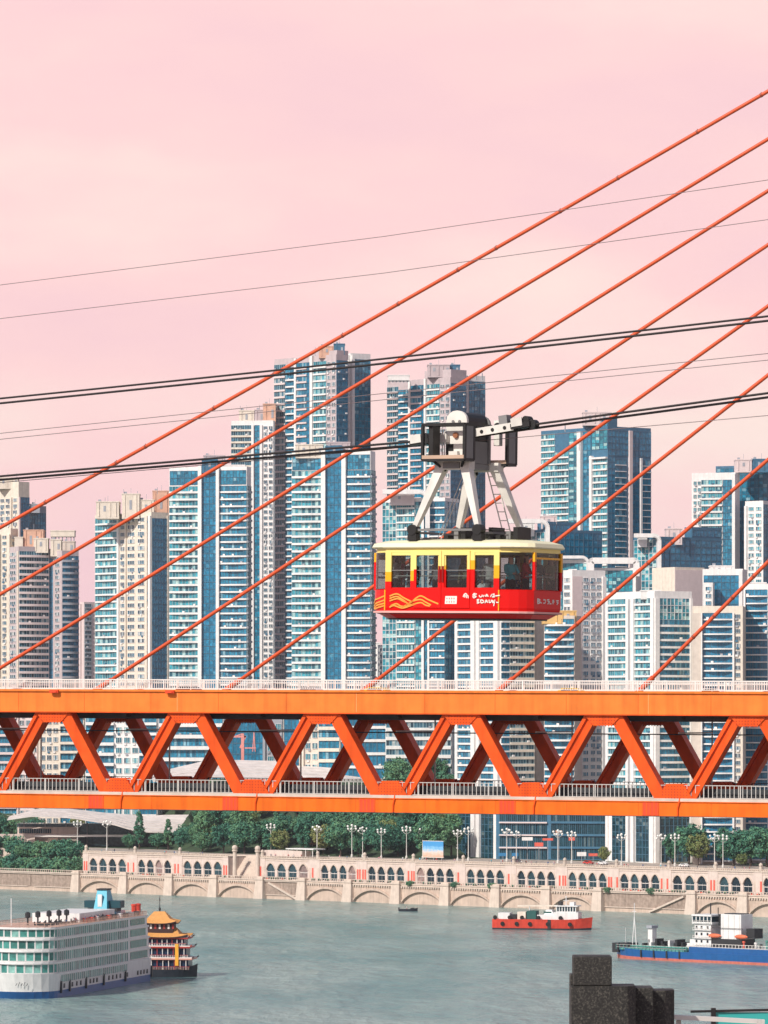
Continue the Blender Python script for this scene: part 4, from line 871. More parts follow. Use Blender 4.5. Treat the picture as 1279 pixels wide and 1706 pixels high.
for px, off, kd, s_, lab in [(318, 70, 1, 1.0, 'green tree where the wooded slope meets the white roof'), (262, 62, 1, .6, 'low green tree below the right end of the white roof'), (300, 50, 0, .7, 'round green tree above the right end of the short arcade'), (20, 88, 0, .9, 'green tree at the left end of the white roof hall'), (-5, 80, 1, 1.0, 'green tree cut by the left picture edge above the terrace'), (215, 45, 0, .55, 'small round tree on the terrace left of the conifer'), (232, 62, 3, 1.15, 'pointed dark conifer in front of the curved white roof'), (280, 60, 3, .95, 'smaller pointed conifer right of the curved roof edge'), (528, 44, 5, .95, 'russet leaved tree glowing on the green hillside'), (588, 48, 4, .7, 'yellowish small tree behind a lamp post mid promenade'), (415, 60, 4, 1.0, 'yellow-green tree at the left of the wooded slope'),
        (1148, 42, 0, 1.25, 'large green tree in front of the grey gable wall'), (1163, 38, 4, 1.0, 'yellow-green tree beside the large tree at right'), (1120, 48, 2, .9, 'dark tree left of the large tree at right'), (1222, 44, 1, 1.2, 'broad tree right of the twin lamp posts'), (1250, 46, 0, 1.3, 'tall tree second from the right edge'), (1277, 42, 1, 1.2, 'tree cut by the right picture edge'), (1236, 30, 4, .5, 'small yellow tree in front of the right-hand trees'), (1202, 52, 2, 1.0, 'narrow tree behind the twin lamp posts'),
        (1006, 30, 4, .55, 'small tree among the columns of the white corner tower'), (130, 150, 4, .9, 'yellow-green tree showing through the left truss opening'), (60, 135, 1, .9, 'green tree behind the lower deck railing at left'), (665, 110, 1, 1.1, 'tree in front of the striped office'), (738, 105, 0, 1.25, 'tree at the right end of the wooded slope'), (705, 112, 0, 1.0, 'tree filling the truss opening beside the striped office')]:
    D = bank_D(px) + off; p = at(px, HY, D); tree(kd, p.x, p.y, s_, lab, 'single trees along the promenade')
for k, (px, off, s_) in enumerate([(-20, 22, 1.25), (8, 26, 1.35), (32, 22, 1.1), (52, 20, .95), (72, 20, 1.0), (92, 21, 1.1), (112, 22, 1.2), (126, 20, 1.0), (18, 42, 1.5), (-8, 46, 1.6), (100, 34, 1.2), (40, 17, .8), (84, 17, .8), (62, 32, 1.0)]):
    D = bank_D(px) + off; p = at(px, HY, D); tree(6, p.x, p.y, s_ * 1.15, 'dense rounded green shrub on the bank above the plain river wall', 'shrubs at the left bank', 'shrub', z=14.5)
for k in range(16):
    px = -60 + k * 12 + rt.uniform(-3, 3); s_ = bank_s(px, 10); p = bank(s_, rt.uniform(9, 12)); tree(6, p.x, p.y, rt.uniform(.8, 1.5), 'low green shrub just behind the plain river wall at far left', 'low shrubs behind the plain wall', 'shrub', z=ZW - .6)
for k, (px, yy) in enumerate([(683, 1472), (757, 1468), (1012, 1480), (1084, 1486), (819, 1470)]):
    s_ = bank_s(px); p = bank(s_, .2); r = tree(6, p.x, p.y, .42, ['small shrub growing on the river wall near the small boat', 'shrub on the wall beside the red banners', 'bushy shrub hanging over the plain wall at right', 'tuft of plants on the plain wall top', 'small plant on the walkway edge in mid picture'][k], 'plants on the river wall', 'shrub', z=ZW - .6)
# ---- arcades
def arch_pts(cx, w, z0, zsp, rise, n=10):
    pts = []
    for k in range(n + 1):
        f_ = -1 + 2 * k / n; pts.append((cx + f_ * w / 2, zsp + rise * (1 - abs(f_) ** 1.75) ** .75))
    return pts
def bay_mesh(W, na, Hh):
    """facade bay with na pointed-arch openings between two pilasters"""
    b = MB(); pil = W * .11; cw = (W - 2 * pil) / na; aw = cw * .76; z0, zsp, rise = .7, 4.5, 2.5
    b.box(0, pil, -.35, .3, 0, Hh, PLAST); b.box(W - pil, W, -.35, .3, 0, Hh, PLAST)
    for j in range(na):
        x0 = pil + cw * j; cx = x0 + cw / 2; xa, xb = cx - aw / 2, cx + aw / 2
        b.box(x0, xa, -.12, .5, 0, Hh, PLAST); b.box(xb, x0 + cw, -.12, .5, 0, Hh, PLAST); b.box(xa, xb, -.12, .5, 0, z0, PLAST)
        P = arch_pts(cx, aw, z0, zsp, rise)
        for k in range(len(P) - 1): b.plate([P[k], P[k + 1], (P[k + 1][0], Hh), (P[k][0], Hh)], -.12, .5, PLAST)
        Q = arch_pts(cx, aw + .9, z0, zsp, rise + .5)                     # raised hood mould
        for k in range(len(P) - 1): b.plate([P[k], P[k + 1], Q[k + 1], Q[k]], -.36, -.12, STONE2)
    b.box(0, W, -.5, .5, Hh, Hh + .5, STONE2); b.box(0, W, -.3, .5, Hh - .9, Hh - .6, STONE2)
    return b.mesh('bay'), [(pil + cw * (j + .5), aw) for j in range(na)], pil
G_ARC = glass('arcade_glass', (.008, .02, .03), (.02, .055, .07), (.32, .22, .20), .15)
def arch_window(w):
    b = MB(); P = arch_pts(0, w, .7, 4.5, 2.5); n = len(P)
    poly = [(-w / 2, .7)] + P + [(w / 2, .7)]
    b.plate(poly, .34, .38, G_ARC)
    b.box(-w / 2, w / 2, .22, .36, 3.4, 3.62, RAILW); b.box(-.06, .06, .24, .36, .9, 4.1, FRAMEG)
    for x in (-w / 2 + .05, w / 2 - .05): b.box(x - .07, x + .07, .2, .4, .9, 4.1, RAILW)
    return b.mesh('arch_window')
def arcade(name, label, px0, px1, bays, seed):
    T0 = 4.0; s0, s1 = bank_s(px0, T0), bank_s(px1, T0); Hh = LZ - ZW - .4
    r = bank_root(name, label, 'arcade', s0, T0, ZW - .5); L = s1 - s0
    edges = [0.0] + [bank_s(p, T0) - s0 for p in bays[1:-1]] + [L]; rnd = random.Random(seed)
    for i in range(len(edges) - 1):
        a, c = edges[i], edges[i + 1]; na = 3 if (c - a) < 24.5 and i > 6 else 4
        me, cs, pil = bay_mesh(c - a, na, Hh); bo = link('bay', me, r, Matrix.Translation((a, 0, 0)))
        for cx, aw in cs: link('arch_window', arch_window(aw), bo, Matrix.Translation((cx, 0, 0)))
        for q, x in enumerate((pil * .30, pil * .72, c - a - pil * .72, c - a - pil * .30)):
            if rnd.random() < .8:
                b = MB(); b.box(x - .45, x + .45, -.42, -.352, 1.6, 5.6, REDP if rnd.random() < .75 else STONE2); b.build('banner', bo)
        b = MB(); b.lathe((0, 0, Hh + .5), [(.7, 0), (.7, 1.6), (.5, 1.6), (.75, 2.2), (.6, 2.8), (0, 3.2)], STONE2, 8); b.build('finial', bo, mw=Matrix.Translation((pil * .5, 0, 0)))
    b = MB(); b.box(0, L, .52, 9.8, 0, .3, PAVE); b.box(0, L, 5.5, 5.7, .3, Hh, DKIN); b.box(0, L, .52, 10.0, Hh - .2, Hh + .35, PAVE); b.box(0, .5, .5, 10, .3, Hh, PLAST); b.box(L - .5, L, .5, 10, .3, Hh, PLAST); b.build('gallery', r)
    b = MB(); x = .6
    while x < L: b.box(x - .16, x + .16, -.1, .2, Hh + .5, Hh + .95, STONE2); x += .95
    b.box(0, L, -.2, .3, Hh + .95, Hh + 1.15, STONE2); tag(b.build('parapet', r), kind='stuff')
    b = MB(); x = 1.0
    while x < L:                                                        # planters and tables along the walkway
        k = rnd.random()
        if k < .5: b.box(x, x + 1.6, -2.6, -1.9, 0, .8, mat('dark_planter', (.10, .12, .09), .8)); b.ball((x + .8, -2.2, 1.0), .7, LEAF, 6, 4)
        elif k < .7: b.box(x, x + 1.1, -1.8, -1.0, .3, 1.0, REDP)
        x += rnd.uniform(2.2, 5)
    tag(b.build('planters', r), kind='stuff')
    return r
arcade('arcade_building', 'shorter cream arcade of pointed arches at left, behind the restaurant boat', 139, 381, [139, 221, 295, 381], 3)
arcade('arcade_building', 'long cream arcade of pointed arches with red banners running to the right edge', 432, 1375, [432, 525, 603, 684, 767, 851, 936, 1022, 1110, 1188, 1264, 1320, 1375], 5)
# gateway columns and steps between the two arcades
for px, lab in ((391, 'tall cream gate column with ball top at the end of the left arcade'), (429, 'tall cream gate column beside the long arcade')):
    s_ = bank_s(px, 3); r = bank_root('gate_column', lab, 'column', s_, 3, ZW - .5)
    b = MB(); b.box(-1.3, 1.3, -1.3, 1.3, 0, 1.2, STONE2); b.build('base', r)
    b = MB(); b.lathe((0, 0, 1.2), [(.95, 0), (.8, 10.2), (1.2, 10.4), (1.2, 11.0), (0, 11.0)], STONE2, 12); b.build('shaft', r, smooth=False)
    b = MB(); b.ball((0, 0, 13), 1.2, STONE2, 10, 8); b.build('ball', r)
st = bank_root('river_steps', 'broad stone steps in the gap between the two arcades', 'steps', bank_s(410, 8), 6, ZW - .5)
for k in range(12):
    b = MB(); b.box(-7, 7, k * .65, 8.2, k * .72, (k + 1) * .72, STONE2); b.build('step', st)
kg = bank_root('roof_kiosk', 'low cream kiosk with pale flat roof on top of the long arcade', 'kiosk', bank_s(490, 7), 7, LZ + .1)
b = MB(); b.box(-16, 6, -1.5, 4, 0, 2.4, PLAST); b.build('wall', kg); b = MB(); b.box(-3, 13, -2, 5, 3.0, 3.4, WHITE); b.build('roof', kg)
for x in (-2, 3, 8, 12): b = MB(); b.box(x - .15, x + .15, -1.5, -1.2, 0, 3.0, RAILW); b.build('post', kg)
# promenade paving strip
b = MB(); b.box(sA, sB, 10.2, 40, LZ - .4, LZ + .02, PAVE); o = b.build('promenade'); o.location = bank(0, 4, 0); o.rotation_euler = (0, 0, BROT); tag(o, kind='structure')
# ---- lamp posts with clusters of globes
GLOBE = mat('lamp_globe', (.80, .80, .76), .3)
POLE = mat('pale_lamp_pole', (.62, .60, .56), .5)
def lamp_proto():
    r = thing('lamp_post', 'x', 'lamp post', group='globe lamp posts on the promenade')
    b = MB(); b.lathe((0, 0, 0), [(.5, 0), (.45, 1.0), (.20, 1.3), (.14, 11.4), (.22, 11.6), (0, 11.9)], POLE, 8); b.build('pole', r)
    for k in range(6):
        a = k * math.pi / 3; h = 10.9 + (k % 2) * 1.0; x, y = 1.75 * math.cos(a), 1.75 * math.sin(a)
        b = MB(); b.tube([(0, 0, h - 1.2), (x * .6, y * .6, h - .7), (x, y, h - .2)], .07, POLE, 5); ar = b.build('arm', r)
        b = MB(); b.ball((x, y, h + .2), .46, GLOBE, 8, 6); b.build('globe', ar, smooth=True)
    b = MB(); b.ball((0, 0, 12.5), .5, GLOBE, 8, 6); b.build('globe', r, smooth=True)
    return r
lp = lamp_proto(); lamps = [129, 178, 451, 528, 586, 604, 635, 677, 704, 762, 780, 844, 860, 929, 952, 1035, 1101, 1124, 1190, 1204]
ordn = ['leftmost', 'second', 'third', 'fourth', 'fifth', 'sixth', 'seventh', 'eighth', 'ninth', 'tenth', 'eleventh', 'twelfth', 'thirteenth', 'fourteenth', 'fifteenth', 'sixteenth', 'seventeenth', 'eighteenth', 'nineteenth', 'rightmost']
for i, px in enumerate(lamps):
    o = lp if i == 0 else copy_tree(lp); t_ = 14.5 + (i % 3) * 2.5; s_ = bank_s(px, t_); o.location = bank(s_, t_, LZ); o.rotation_euler = (0, 0, rt.uniform(0, 1)); k = rt.uniform(.95, 1.06); o.scale = (k, k, k)
    o['label'] = ordn[i] + (' globe lamp post on the promenade' if i in (0, 19) else ' globe lamp post from the left on the promenade')
# ---- billboard
pic = bpy.data.materials.new('billboard_print'); pic.use_nodes = True; t_ = pic.node_tree; bs = t_.nodes['Principled BSDF']
tcn = N('ShaderNodeTexCoord', t_); sx = N('ShaderNodeSeparateXYZ', t_); t_.links.new(tcn.outputs['Generated'], sx.inputs[0])
nn = N('ShaderNodeTexNoise', t_); nn.inputs['Scale'].default_value = 7; t_.links.new(tcn.outputs['Generated'], nn.inputs['Vector'])
ad = N('ShaderNodeMath', t_, operation='MULTIPLY_ADD'); t_.links.new(nn.outputs['Fac'], ad.inputs[0]); ad.inputs[1].default_value = .55; t_.links.new(sx.outputs['Z'], ad.inputs[2])
c_ = N('ShaderNodeValToRGB', t_); el = c_.color_ramp.elements; el[0].position = .35; el[0].color = (.62, .42, .30, 1); el[1].position = 1.1 if False else 1.0; el[1].color = (.06, .30, .62, 1); q = el.new(.62); q.color = (.70, .60, .55, 1); q = el.new(.78); q.color = (.25, .52, .75, 1)
t_.links.new(ad.outputs[0], c_.inputs[0]); t_.links.new(c_.outputs[0], bs.inputs['Base Color'])
s_ = bank_s(721, 12); bb = bank_root('billboard', 'blue and beige picture billboard standing on the promenade', 'billboard', s_, 12, LZ)
b = MB(); b.box(-5.6, 5.6, 0, .3, 1.2, 7.6, pic); b.build('panel', bb)
for x in (-4.5, 0, 4.5): b = MB(); b.box(x - .15, x + .15, .3, .6, 0, 7.4, FRAMEG); b.build('post', bb)
b = MB(); b.box(-5.8, 5.8, -.05, .35, 7.6, 7.8, RAILW); b.box(-5.8, 5.8, -.05, .35, 1.0, 1.2, RAILW); b.build('frame', bb)
# ---- curved white roof hall (left) with dark glazing
ROOFW = mat('ribbed_white_roof', (.70, .64, .61), .6, var=.2, scale=.25, streak=.1)
D0 = bank_D(170) + 95
hall = thing('curved_roof_hall', 'low hall with sweeping white ribbed roof above dark glass at left', 'hall', at(170, 1420, D0))
hi = Matrix.Translation(-Vector(hall.location))
def hall_roof(name, top, low, back, D, n=18):
    """roof shell between a front eave curve and a higher back curve (pixels)"""
    b = MB(); k = len(low)
    F_ = [at(x, y, D) for x, y in low]; U = [at(x, y, D) for x, y in top]; Bk = [at(x, y, D + back) for x, y in top]
    for i in range(k - 1):
        m_ = 7
        for j in range(m_):
            f0, f1 = j / m_, (j + .86) / m_
            p = [F_[i].lerp(Bk[i], f0), F_[i + 1].lerp(Bk[i + 1], f0), F_[i + 1].lerp(Bk[i + 1], f1), F_[i].lerp(Bk[i], f1)]
            for q in p: q.z += .9 * math.sin(math.pi * f0)
            dn = [q - Vector((0, 0, .7)) for q in p]
            b.add(p + dn, [(0, 1, 2, 3), (7, 6, 5, 4), (0, 4, 5, 1), (1, 5, 6, 2), (2, 6, 7, 3), (3, 7, 4, 0)], ROOFW)
    link(name, b.mesh(name), hall, hi)
def crv(pts, n=16):
    xs = [p[0] for p in pts]; res = []
    for i in range(n + 1):
        x = xs[0] + (xs[-1] - xs[0]) * i / n
        for a, c in zip(pts, pts[1:]):
            if a[0] <= x <= c[0] + 1e-6: f_ = (x - a[0]) / (c[0] - a[0]); f2 = f_ * f_ * (3 - 2 * f_) * .5 + f_ * .5; res.append((x, a[1] + (c[1] - a[1]) * f2)); break
    return res
hall_roof('roof_shell', crv([(20, 1362), (60, 1349), (110, 1348), (190, 1356), (240, 1361), (330, 1365)]), crv([(12, 1364), (50, 1358), (110, 1360), (175, 1369), (235, 1384), (330, 1386)]), 38, D0 - 30)
hall_roof('roof_shell', crv([(250, 1290), (300, 1278), (350, 1266), (450, 1268), (560, 1272), (640, 1290)]), crv([(255, 1300), (300, 1296), (360, 1292), (450, 1298), (560, 1302), (640, 1306)]), 40, bank_D(440) + 105)
hall_roof('roof_shell', crv([(230, 1361), (280, 1358), (340, 1358), (414, 1354)]), crv([(230, 1384), (290, 1388), (350, 1376), (414, 1360)]), 28, D0 - 22)
b = MB(); p0, p1 = at(28, 1440, D0), at(300, 1372, D0); b.box(p0.x, p1.x, D0, D0 + 20, p0.z, p1.z, G_SHOP); link('glazed_wall', b.mesh('glazed_wall'), hall, hi)
for x in (40, 75, 110, 145, 180, 215, 250): b = MB(); p = at(x, 1440, D0 - .4); q = at(x, 1366, D0 - .4); b.box(p.x - .2, p.x + .2, p.y - .2, p.y + .2, p.z, q.z, FRAMEG); link('mullion', b.mesh('mullion'), hall, hi)
for (xa, xb, ya, yb, dd, mt) in [(-30, 58, 1390, 1420, -16, PLAST), (29, 130, 1378, 1391, -8, PLAST), (58, 225, 1391, 1394, -22, RAILW), (80, 96, 1396, 1420, -17, PLAST), (0, 75, 1412, 1424, -18, STONE2)]:
    b = MB(); p, q = at(xa, yb, D0 + dd), at(xb, ya, D0 + dd); b.box(p.x, q.x, D0 + dd, D0 + dd + 9, p.z - 3 if mt != RAILW else p.z, q.z, mt); link('terrace', b.mesh('terrace'), hall, hi)
for k in range(18):
    b = MB(); p = at(33 + k * 3, 1388, D0 - 8.2); b.box(p.x - .3, p.x + .3, D0 - 8.3, D0 - 8.0, p.z, p.z + 2.0, G_SHOP); link('window', b.mesh('window'), hall, hi)
# ---- shop signs and parked cars at the podium
for k in range(9):
    px = 838 + k * 19 + rt.uniform(-3, 3); yy = rt.choice([1385, 1398, 1408, 1420, 1424]); w_ = rt.uniform(2.0, 4.5); D = bank_D(920) + 50
    p = at(px, yy, D); b = MB(); b.box(-w_ / 2, w_ / 2, -.2, .1, -.5, rt.uniform(.3, 1.2), rt.choice([REDP, REDP, WHITE, TAN, mat('sign_blue', (.04, .2, .4), .5)])); b.box(-.1, .1, -.1, .1, LZ - p.z, -.5, FRAMEG)
    o = b.build('shop_sign'); o.location = p; tag(o, ('leftmost small shop sign' if k == 0 else 'rightmost small shop sign' if k == 8 else ordn[k] + ' small shop sign from the left') + ' on a post before the dark podium', 'sign', 'shop signs at the podium')
for k, (px, cn_, cl_, lab) in enumerate([(1140, 'van_white', (.7, .7, .68), 'white car parked below the large tree at right'), (980, 'car_red', (.5, .04, .03), 'red car parked before the shopping podium'), (1004, 'car_white', (.7, .7, .7), 'white car parked by the white corner tower'), (860, 'car_grey', (.06, .06, .07), 'dark car parked at the left end of the podium')]):
    r = car_proto(cn_, cl_); r['label'] = lab; r['group'] = 'cars parked on the promenade'; p = bank(bank_s(px, 13.4), 13.4, LZ + .02); r.location = p; r.rotation_euler = (0, 0, BROT)
# ---- red crane on a roof, behind the truss
CRN = mat('crane_red', (.66, .27, .24), .6)
Dc = bank_D(405) + 140; cr_ = thing('tower_crane', 'small red crane standing behind the bridge truss', 'crane', at(405, 1300, Dc)); ci = Matrix.Translation(-Vector(cr_.location))
b = MB(); p, q = at(404, 1302, Dc), at(404, 1222, Dc); b.box(p.x - .65, p.x + .65, Dc - .65, Dc + .65, p.z, q.z, CRN); link('tower', b.mesh('tower'), cr_, ci)
b = MB(); b.bar(at(388, 1227, Dc), at(410, 1227, Dc), .8, .8, CRN); b.bar(at(404, 1222, Dc), at(390, 1227, Dc), .4, .4, CRN); link('jib', b.mesh('jib'), cr_, ci)
b = MB(); b.bar(at(400, 1246, Dc), at(409, 1226, Dc), .8, .8, CRN); link('brace', b.mesh('brace'), cr_, ci)
b = MB(); b.tube([at(421, 1252, Dc), at(423, 1220, Dc)], .22, CRN, 5); b.tube([at(425, 1252, Dc), at(423, 1220, Dc)], .22, CRN, 5); b.bar(at(404, 1246, Dc), at(426, 1246, Dc), .5, .5, CRN); link('gantry', b.mesh('gantry'), cr_, ci)
# ------------------------------------------------------------------ boats
HULLW = mat('white_hull', (.74, .74, .73), .4, var=.08, streak=.12, spec=.4)
HULLB = mat('blue_hull', (.012, .10, .30), .4, var=.12, streak=.15, spec=.4)
HULLR = mat('red_hull', (.58, .055, .03), .45, var=.15, streak=.2)
HULLP = mat('red_oxide', (.55, .16, .12), .6, var=.2, streak=.2)
HULLK = mat('black_hull', (.018, .025, .035), .5, var=.2)
DKGR = mat('green_deck', (.10, .30, .26), .7, var=.25)
SHIPG = glass('ship_glass', (.02, .10, .09), (.045, .21, .185), (.22, .42, .38), .16)
SHIPP = glass('green_panel_glass', (.03, .13, .12), (.05, .18, .16), (.10, .25, .22), .1)
TURQ = mat('turquoise_paint', (.01, .36, .50), .4, var=.1)
WOODR = mat('teak_deck', (.52, .34, .27), .7, var=.2)
GOLD = mat('yellow_roof_tile', (.62, .30, .09), .6, var=.18, scale=2)
REDL = mat('red_lacquer', (.38, .045, .035), .45, var=.15)
DKBR = mat('dark_timber', (.05, .022, .02), .6)
TOPK = mat('boat_dark_gear', (.03, .032, .035), .6)
def hull_mesh(L, B, levels, bow=.3, stern=.08, flare=.75, sheer=1.0, n=20, blunt=2.2):
    """hull lofted from stern (x=0) to bow (x=L); levels = [(z, material)] rings, material of the strake up to that ring"""
    b = MB(); rings = []
    zt = levels[-1][0]
    def half(f_):
        if f_ > 1 - bow: return (1 - ((f_ - 1 + bow) / bow) ** blunt)
        if f_ < stern: return .8 + .2 * f_ / stern
        return 1.0
    xs = [i / n for i in range(n + 1)]
    vs_ = []; fs = []; ms = []
    for f_ in xs:
        h = max(.02, half(f_)) * B / 2
        sh = sheer * max(0, (f_ - .7) / .3) ** 2
        row = []
        for (z, mt) in levels:
            g = (z - levels[0][0]) / (zt - levels[0][0]); k = 1 - (1 - g) * (1 - flare) * (1.0 if f_ > .6 else .35)
            zz = z + sh * g; x = f_ * L - (1 - g) * (1 - flare) * L * .08 * (1 if f_ > 1 - bow else 0)
            row.append(((x, -h * k, zz), (x, h * k, zz)))
        rings.append(row)
    m_ = len(levels)
    for i in range(n):
        for j in range(m_ - 1):
            for sd in (0, 1):
                b.add([rings[i][j][sd], rings[i + 1][j][sd], rings[i + 1][j + 1][sd], rings[i][j + 1][sd]], [(0, 1, 2, 3)], levels[j + 1][1])
        b.add([rings[i][-1][0], rings[i + 1][-1][0], rings[i + 1][-1][1], rings[i][-1][1]], [(0, 1, 2, 3)], levels[-1][1])
    for j in range(m_ - 1):
        b.add([rings[0][j][0], rings[0][j][1], rings[0][j + 1][1], rings[0][j + 1][0]], [(0, 1, 2, 3)], levels[j + 1][1])
        b.add([rings[n][j][0], rings[n][j][1], rings[n][j + 1][1], rings[n][j + 1][0]], [(0, 1, 2, 3)], levels[j + 1][1])
    me = b.mesh('hull'); bm = bmesh.new(); bm.from_mesh(me); bmesh.ops.remove_doubles(bm, verts=bm.verts, dist=.001); bmesh.ops.recalc_face_normals(bm, faces=bm.faces); bm.to_mesh(me); bm.free()
    return me
def wpt(px, py): D = H * F / (py - HY); return Vector(((px - CX) * D / F, D, 0))
# ---- cruise ship: local x from bow (near) to stern (far), starboard side (-y) faces the camera's right
pa, pb_ = wpt(82, 1665), wpt(252, 1634)
ax = (pb_ - pa).normalized(); SL = (pb_ - pa).length
ship = thing('cruise_ship', 'large white river cruise ship with turquoise funnel at lower left', 'ship', pa, math.atan2(ax.y, ax.x))
SB = 19.0   # beam; local y from 0 (visible side) to +SB (far side, to the left)
def plan(front, x1, inset=0.0, n=12):
    """deck outline: rounded front end, straight sides, square stern"""
    pts = [(x1, inset), (x1, SB - inset)]
    for k in range(n + 1):
        a = math.pi / 2 + math.pi * k / n
        pts.append((8 + inset * .0 + (8 - front) * math.cos(a), SB / 2 + (SB / 2 - inset) * math.sin(a)))
    return pts
b = MB(); lv = [(-1.5, 3.0, HULLB), (0, 1.6, HULLB), (1.9, .4, HULLB), (2.0, .4, HULLW), (6.6, -1.0, HULLW)]
for j in range(len(lv) - 1):
    P0 = [(x, y, lv[j][0]) for x, y in plan(lv[j][1], SL, .6 if j == 0 else .3)]; P1 = [(x, y, lv[j + 1][0]) for x, y in plan(lv[j + 1][1], SL, .3 if j < 3 else 0)]
    n = len(P0); b.add(P0 + P1, [(i, (i + 1) % n, n + (i + 1) % n, n + i) for i in range(n)], lv[j + 1][2])
P1 = [(x, y, 6.6) for x, y in plan(-1.0, SL, 0)]; b.add(P1, [tuple(range(len(P1)))], HULLW)
b.build('hull', ship)
zs = [6.5, 9.7, 12.9, 16.0, 18.9]
wm = unit_window('s', HULLW, SHIPG)
def sub(nm, me, par, o, u, n, wd, dp, ht): return link(nm, me, par, frame_m(Vector(o), Vector(u), Vector(n), wd, dp, ht))
XR = 72.0
for j in range(4):
    z0, z1 = zs[j], zs[j + 1]
    b = MB(); fr_ = -.6 + j * 1.0
    b.prism(plan(fr_ + 1.2, SL - j * .9, .5), z0, z1 - .5, HULLW)
    b.prism(plan(fr_ + .4, SL - j * .9 + .3, .2), z1 - .5, z1, HULLW)
    dk_ = b.build('deck', ship)
    n = 38; x0 = 8.5
    for k in range(n):                                               # cabin balconies along the side
        sub('window', wm, dk_, (x0 + (XR - x0) * k / n, .46, z0 + .12), (1, 0, 0), (0, -1, 0), (XR - x0) / n * .97, .14, z1 - z0 - .64)
    P = plan(fr_ + 1.2, SL, .5)[2:]                                   # glazed rounded front
    for q in range(1, len(P) - 1):
        p0, p1 = Vector((*P[q], 0)), Vector((*P[q + 1], 0))
        u = (p1 - p0); wd = u.length
        if wd < .3: continue
        u.normalize(); nn_ = Vector((u.y, -u.x, 0))
        sub('window', wm, dk_, p0 + nn_ * .02 + Vector((0, 0, z0 + .25)), u, nn_, wd * .97, .14, z1 - z0 - .8)
    b = MB(); b.box(XR + 2.4, SL - 2.5 - j * .9, .36, .44, z0 + .45, z1 - .7, SHIPP)   # ribbed green panels aft
    pn = b.build('aft_panel', dk_)
# extra row of windows in the hull side + portholes
for k in range(34): sub('window', wm, ship, (10 + 60 * k / 34, .02, 4.0), (1, 0, 0), (0, -1, 0), 1.62, .1, 2.1)
KP = mat('porthole_dark', (.02, .025, .03), .3)
for k, x in enumerate([13, 20, 24, 27.5, 36, 39, 42, 53, 56.5, 60, 63.5, 70, 80, 83, 86, 89]):
    b = MB(); b.box(x, x + .8, -.0, .32, 2.4, 3.6, KP); b.build('porthole', ship)
for x in (10, 17.5, 32, 48, 68, 93): b = MB(); b.box(x, x + .55, -.25, .28, 1.2, 4.4, KP); b.build('fender', ship)
for k, (yy, zz) in enumerate([(14.5, 5.2), (11.0, 5.4), (7.6, 5.4)]):
    b = MB(); b.ball((0, 0, 0), .9, KP, 8, 6, (.25, 1.2, .5)); b.build('hawse_port', ship, mw=Matrix.Translation((.15 - (0.0 if k else -.6), yy, zz)))
# hull name, brush-like marks as on the bow
b = MB()
for k in range(5): b.bar((-.55, 9.2 - k * .75, 3.6), (-.55, 8.8 - k * .75, 4.2 + (k % 2) * .4), .14, .06, TOPK, side=Vector((1, 0, 0)))
b.build('hull_lettering', ship)
zt = zs[-1]
b = MB(); b.prism(plan(3.4, SL - 4, .3), zt, zt + .12, WOODR); b.build('sun_deck', ship)
b = MB(); P = plan(3.2, SL - 4, .15)
for i in range(len(P) - 1 if False else len(P)):
    p, q = Vector((*P[i], zt)), Vector((*P[(i + 1) % len(P)], zt)); L = (q - p).length
    b.bar(p + Vector((0, 0, 1.15)), q + Vector((0, 0, 1.15)), .12, .12, WOODR, side=Vector((0, 0, 1)))
    b.bar(p + Vector((0, 0, .6)), q + Vector((0, 0, .6)), .07, .07, WOODR, side=Vector((0, 0, 1)))
    for k in range(max(1, int(L / 1.2))): r_ = p.lerp(q, k / max(1, int(L / 1.2))); b.box(r_.x - .06, r_.x + .06, r_.y - .06, r_.y + .06, zt, zt + 1.15, WOODR)
b.build('railing', ship)
b = MB(); b.add([(70, 6, zt), (79, 6, zt), (79, 10.4, zt), (70, 10.4, zt), (72.5, 6.8, zt + 7.6), (76, 6.8, zt + 7.6), (76, 9.6, zt + 7.6), (72.5, 9.6, zt + 7.6)], [(0,3,2,1),(4,5,6,7),(0,1,5,4),(1,2,6,5),(2,3,7,6),(3,0,4,7)], TURQ); fn = b.build('funnel', ship)
b = MB(); b.box(70.9, 71.6, 7.8, 9.0, zt + 3, zt + 6.4, HULLW); b.build('funnel_emblem', fn)
b = MB(); b.box(72.2, 76.4, 6.6, 9.8, zt + 7.6, zt + 8.0, TOPK); b.build('funnel_cap', fn)
b = MB(); b.box(73, 77, 3.0, 13.6, zt + 2.6, zt + 4.6, mat('dark_teal_steel', (.01, .06, .08), .5)); b.box(73, 77, 4, 12.6, zt + 1.6, zt + 2.6, TOPK); b.build('signal_wing', ship)
b = MB(); b.box(34, 66, 2.5, SB - 3, zt + .12, zt + 2.6, HULLW); b.build('deckhouse', ship)
b = MB(); b.tube([(10, 14, zt), (10, 14, zt + 7.5)], .14, HULLW, 6); b.build('mast', ship)
for k, x in enumerate([12, 17, 23, 28, 31]): b = MB(); b.lathe((x, 10 - k * 1.2, zt + .12), [(.25, 0), (.25, 2.0), (.75, 2.2), (.75, 3.4), (.3, 3.7), (0, 3.8)], TOPK, 8); b.build('ventilator', ship)
for k in range(16): b = MB(); x = 9 + k * 1.6; y = 3.5 + (k % 3) * 1.8; b.box(x, x + .7, y, y + 1.2, zt + .12, zt + .55, TOPK); b.box(x, x + .7, y + 1.1, y + 1.25, zt + .5, zt + 1.2, TOPK); b.build('deck_chair', ship)
for x in (86, 90): b = MB(); b.lathe((x, 3, zt), [(.8, 0), (.75, 2.6), (.9, 2.7), (.8, 3.2), (0, 3.3)], HULLR, 8); b.build('exhaust_stack', ship)
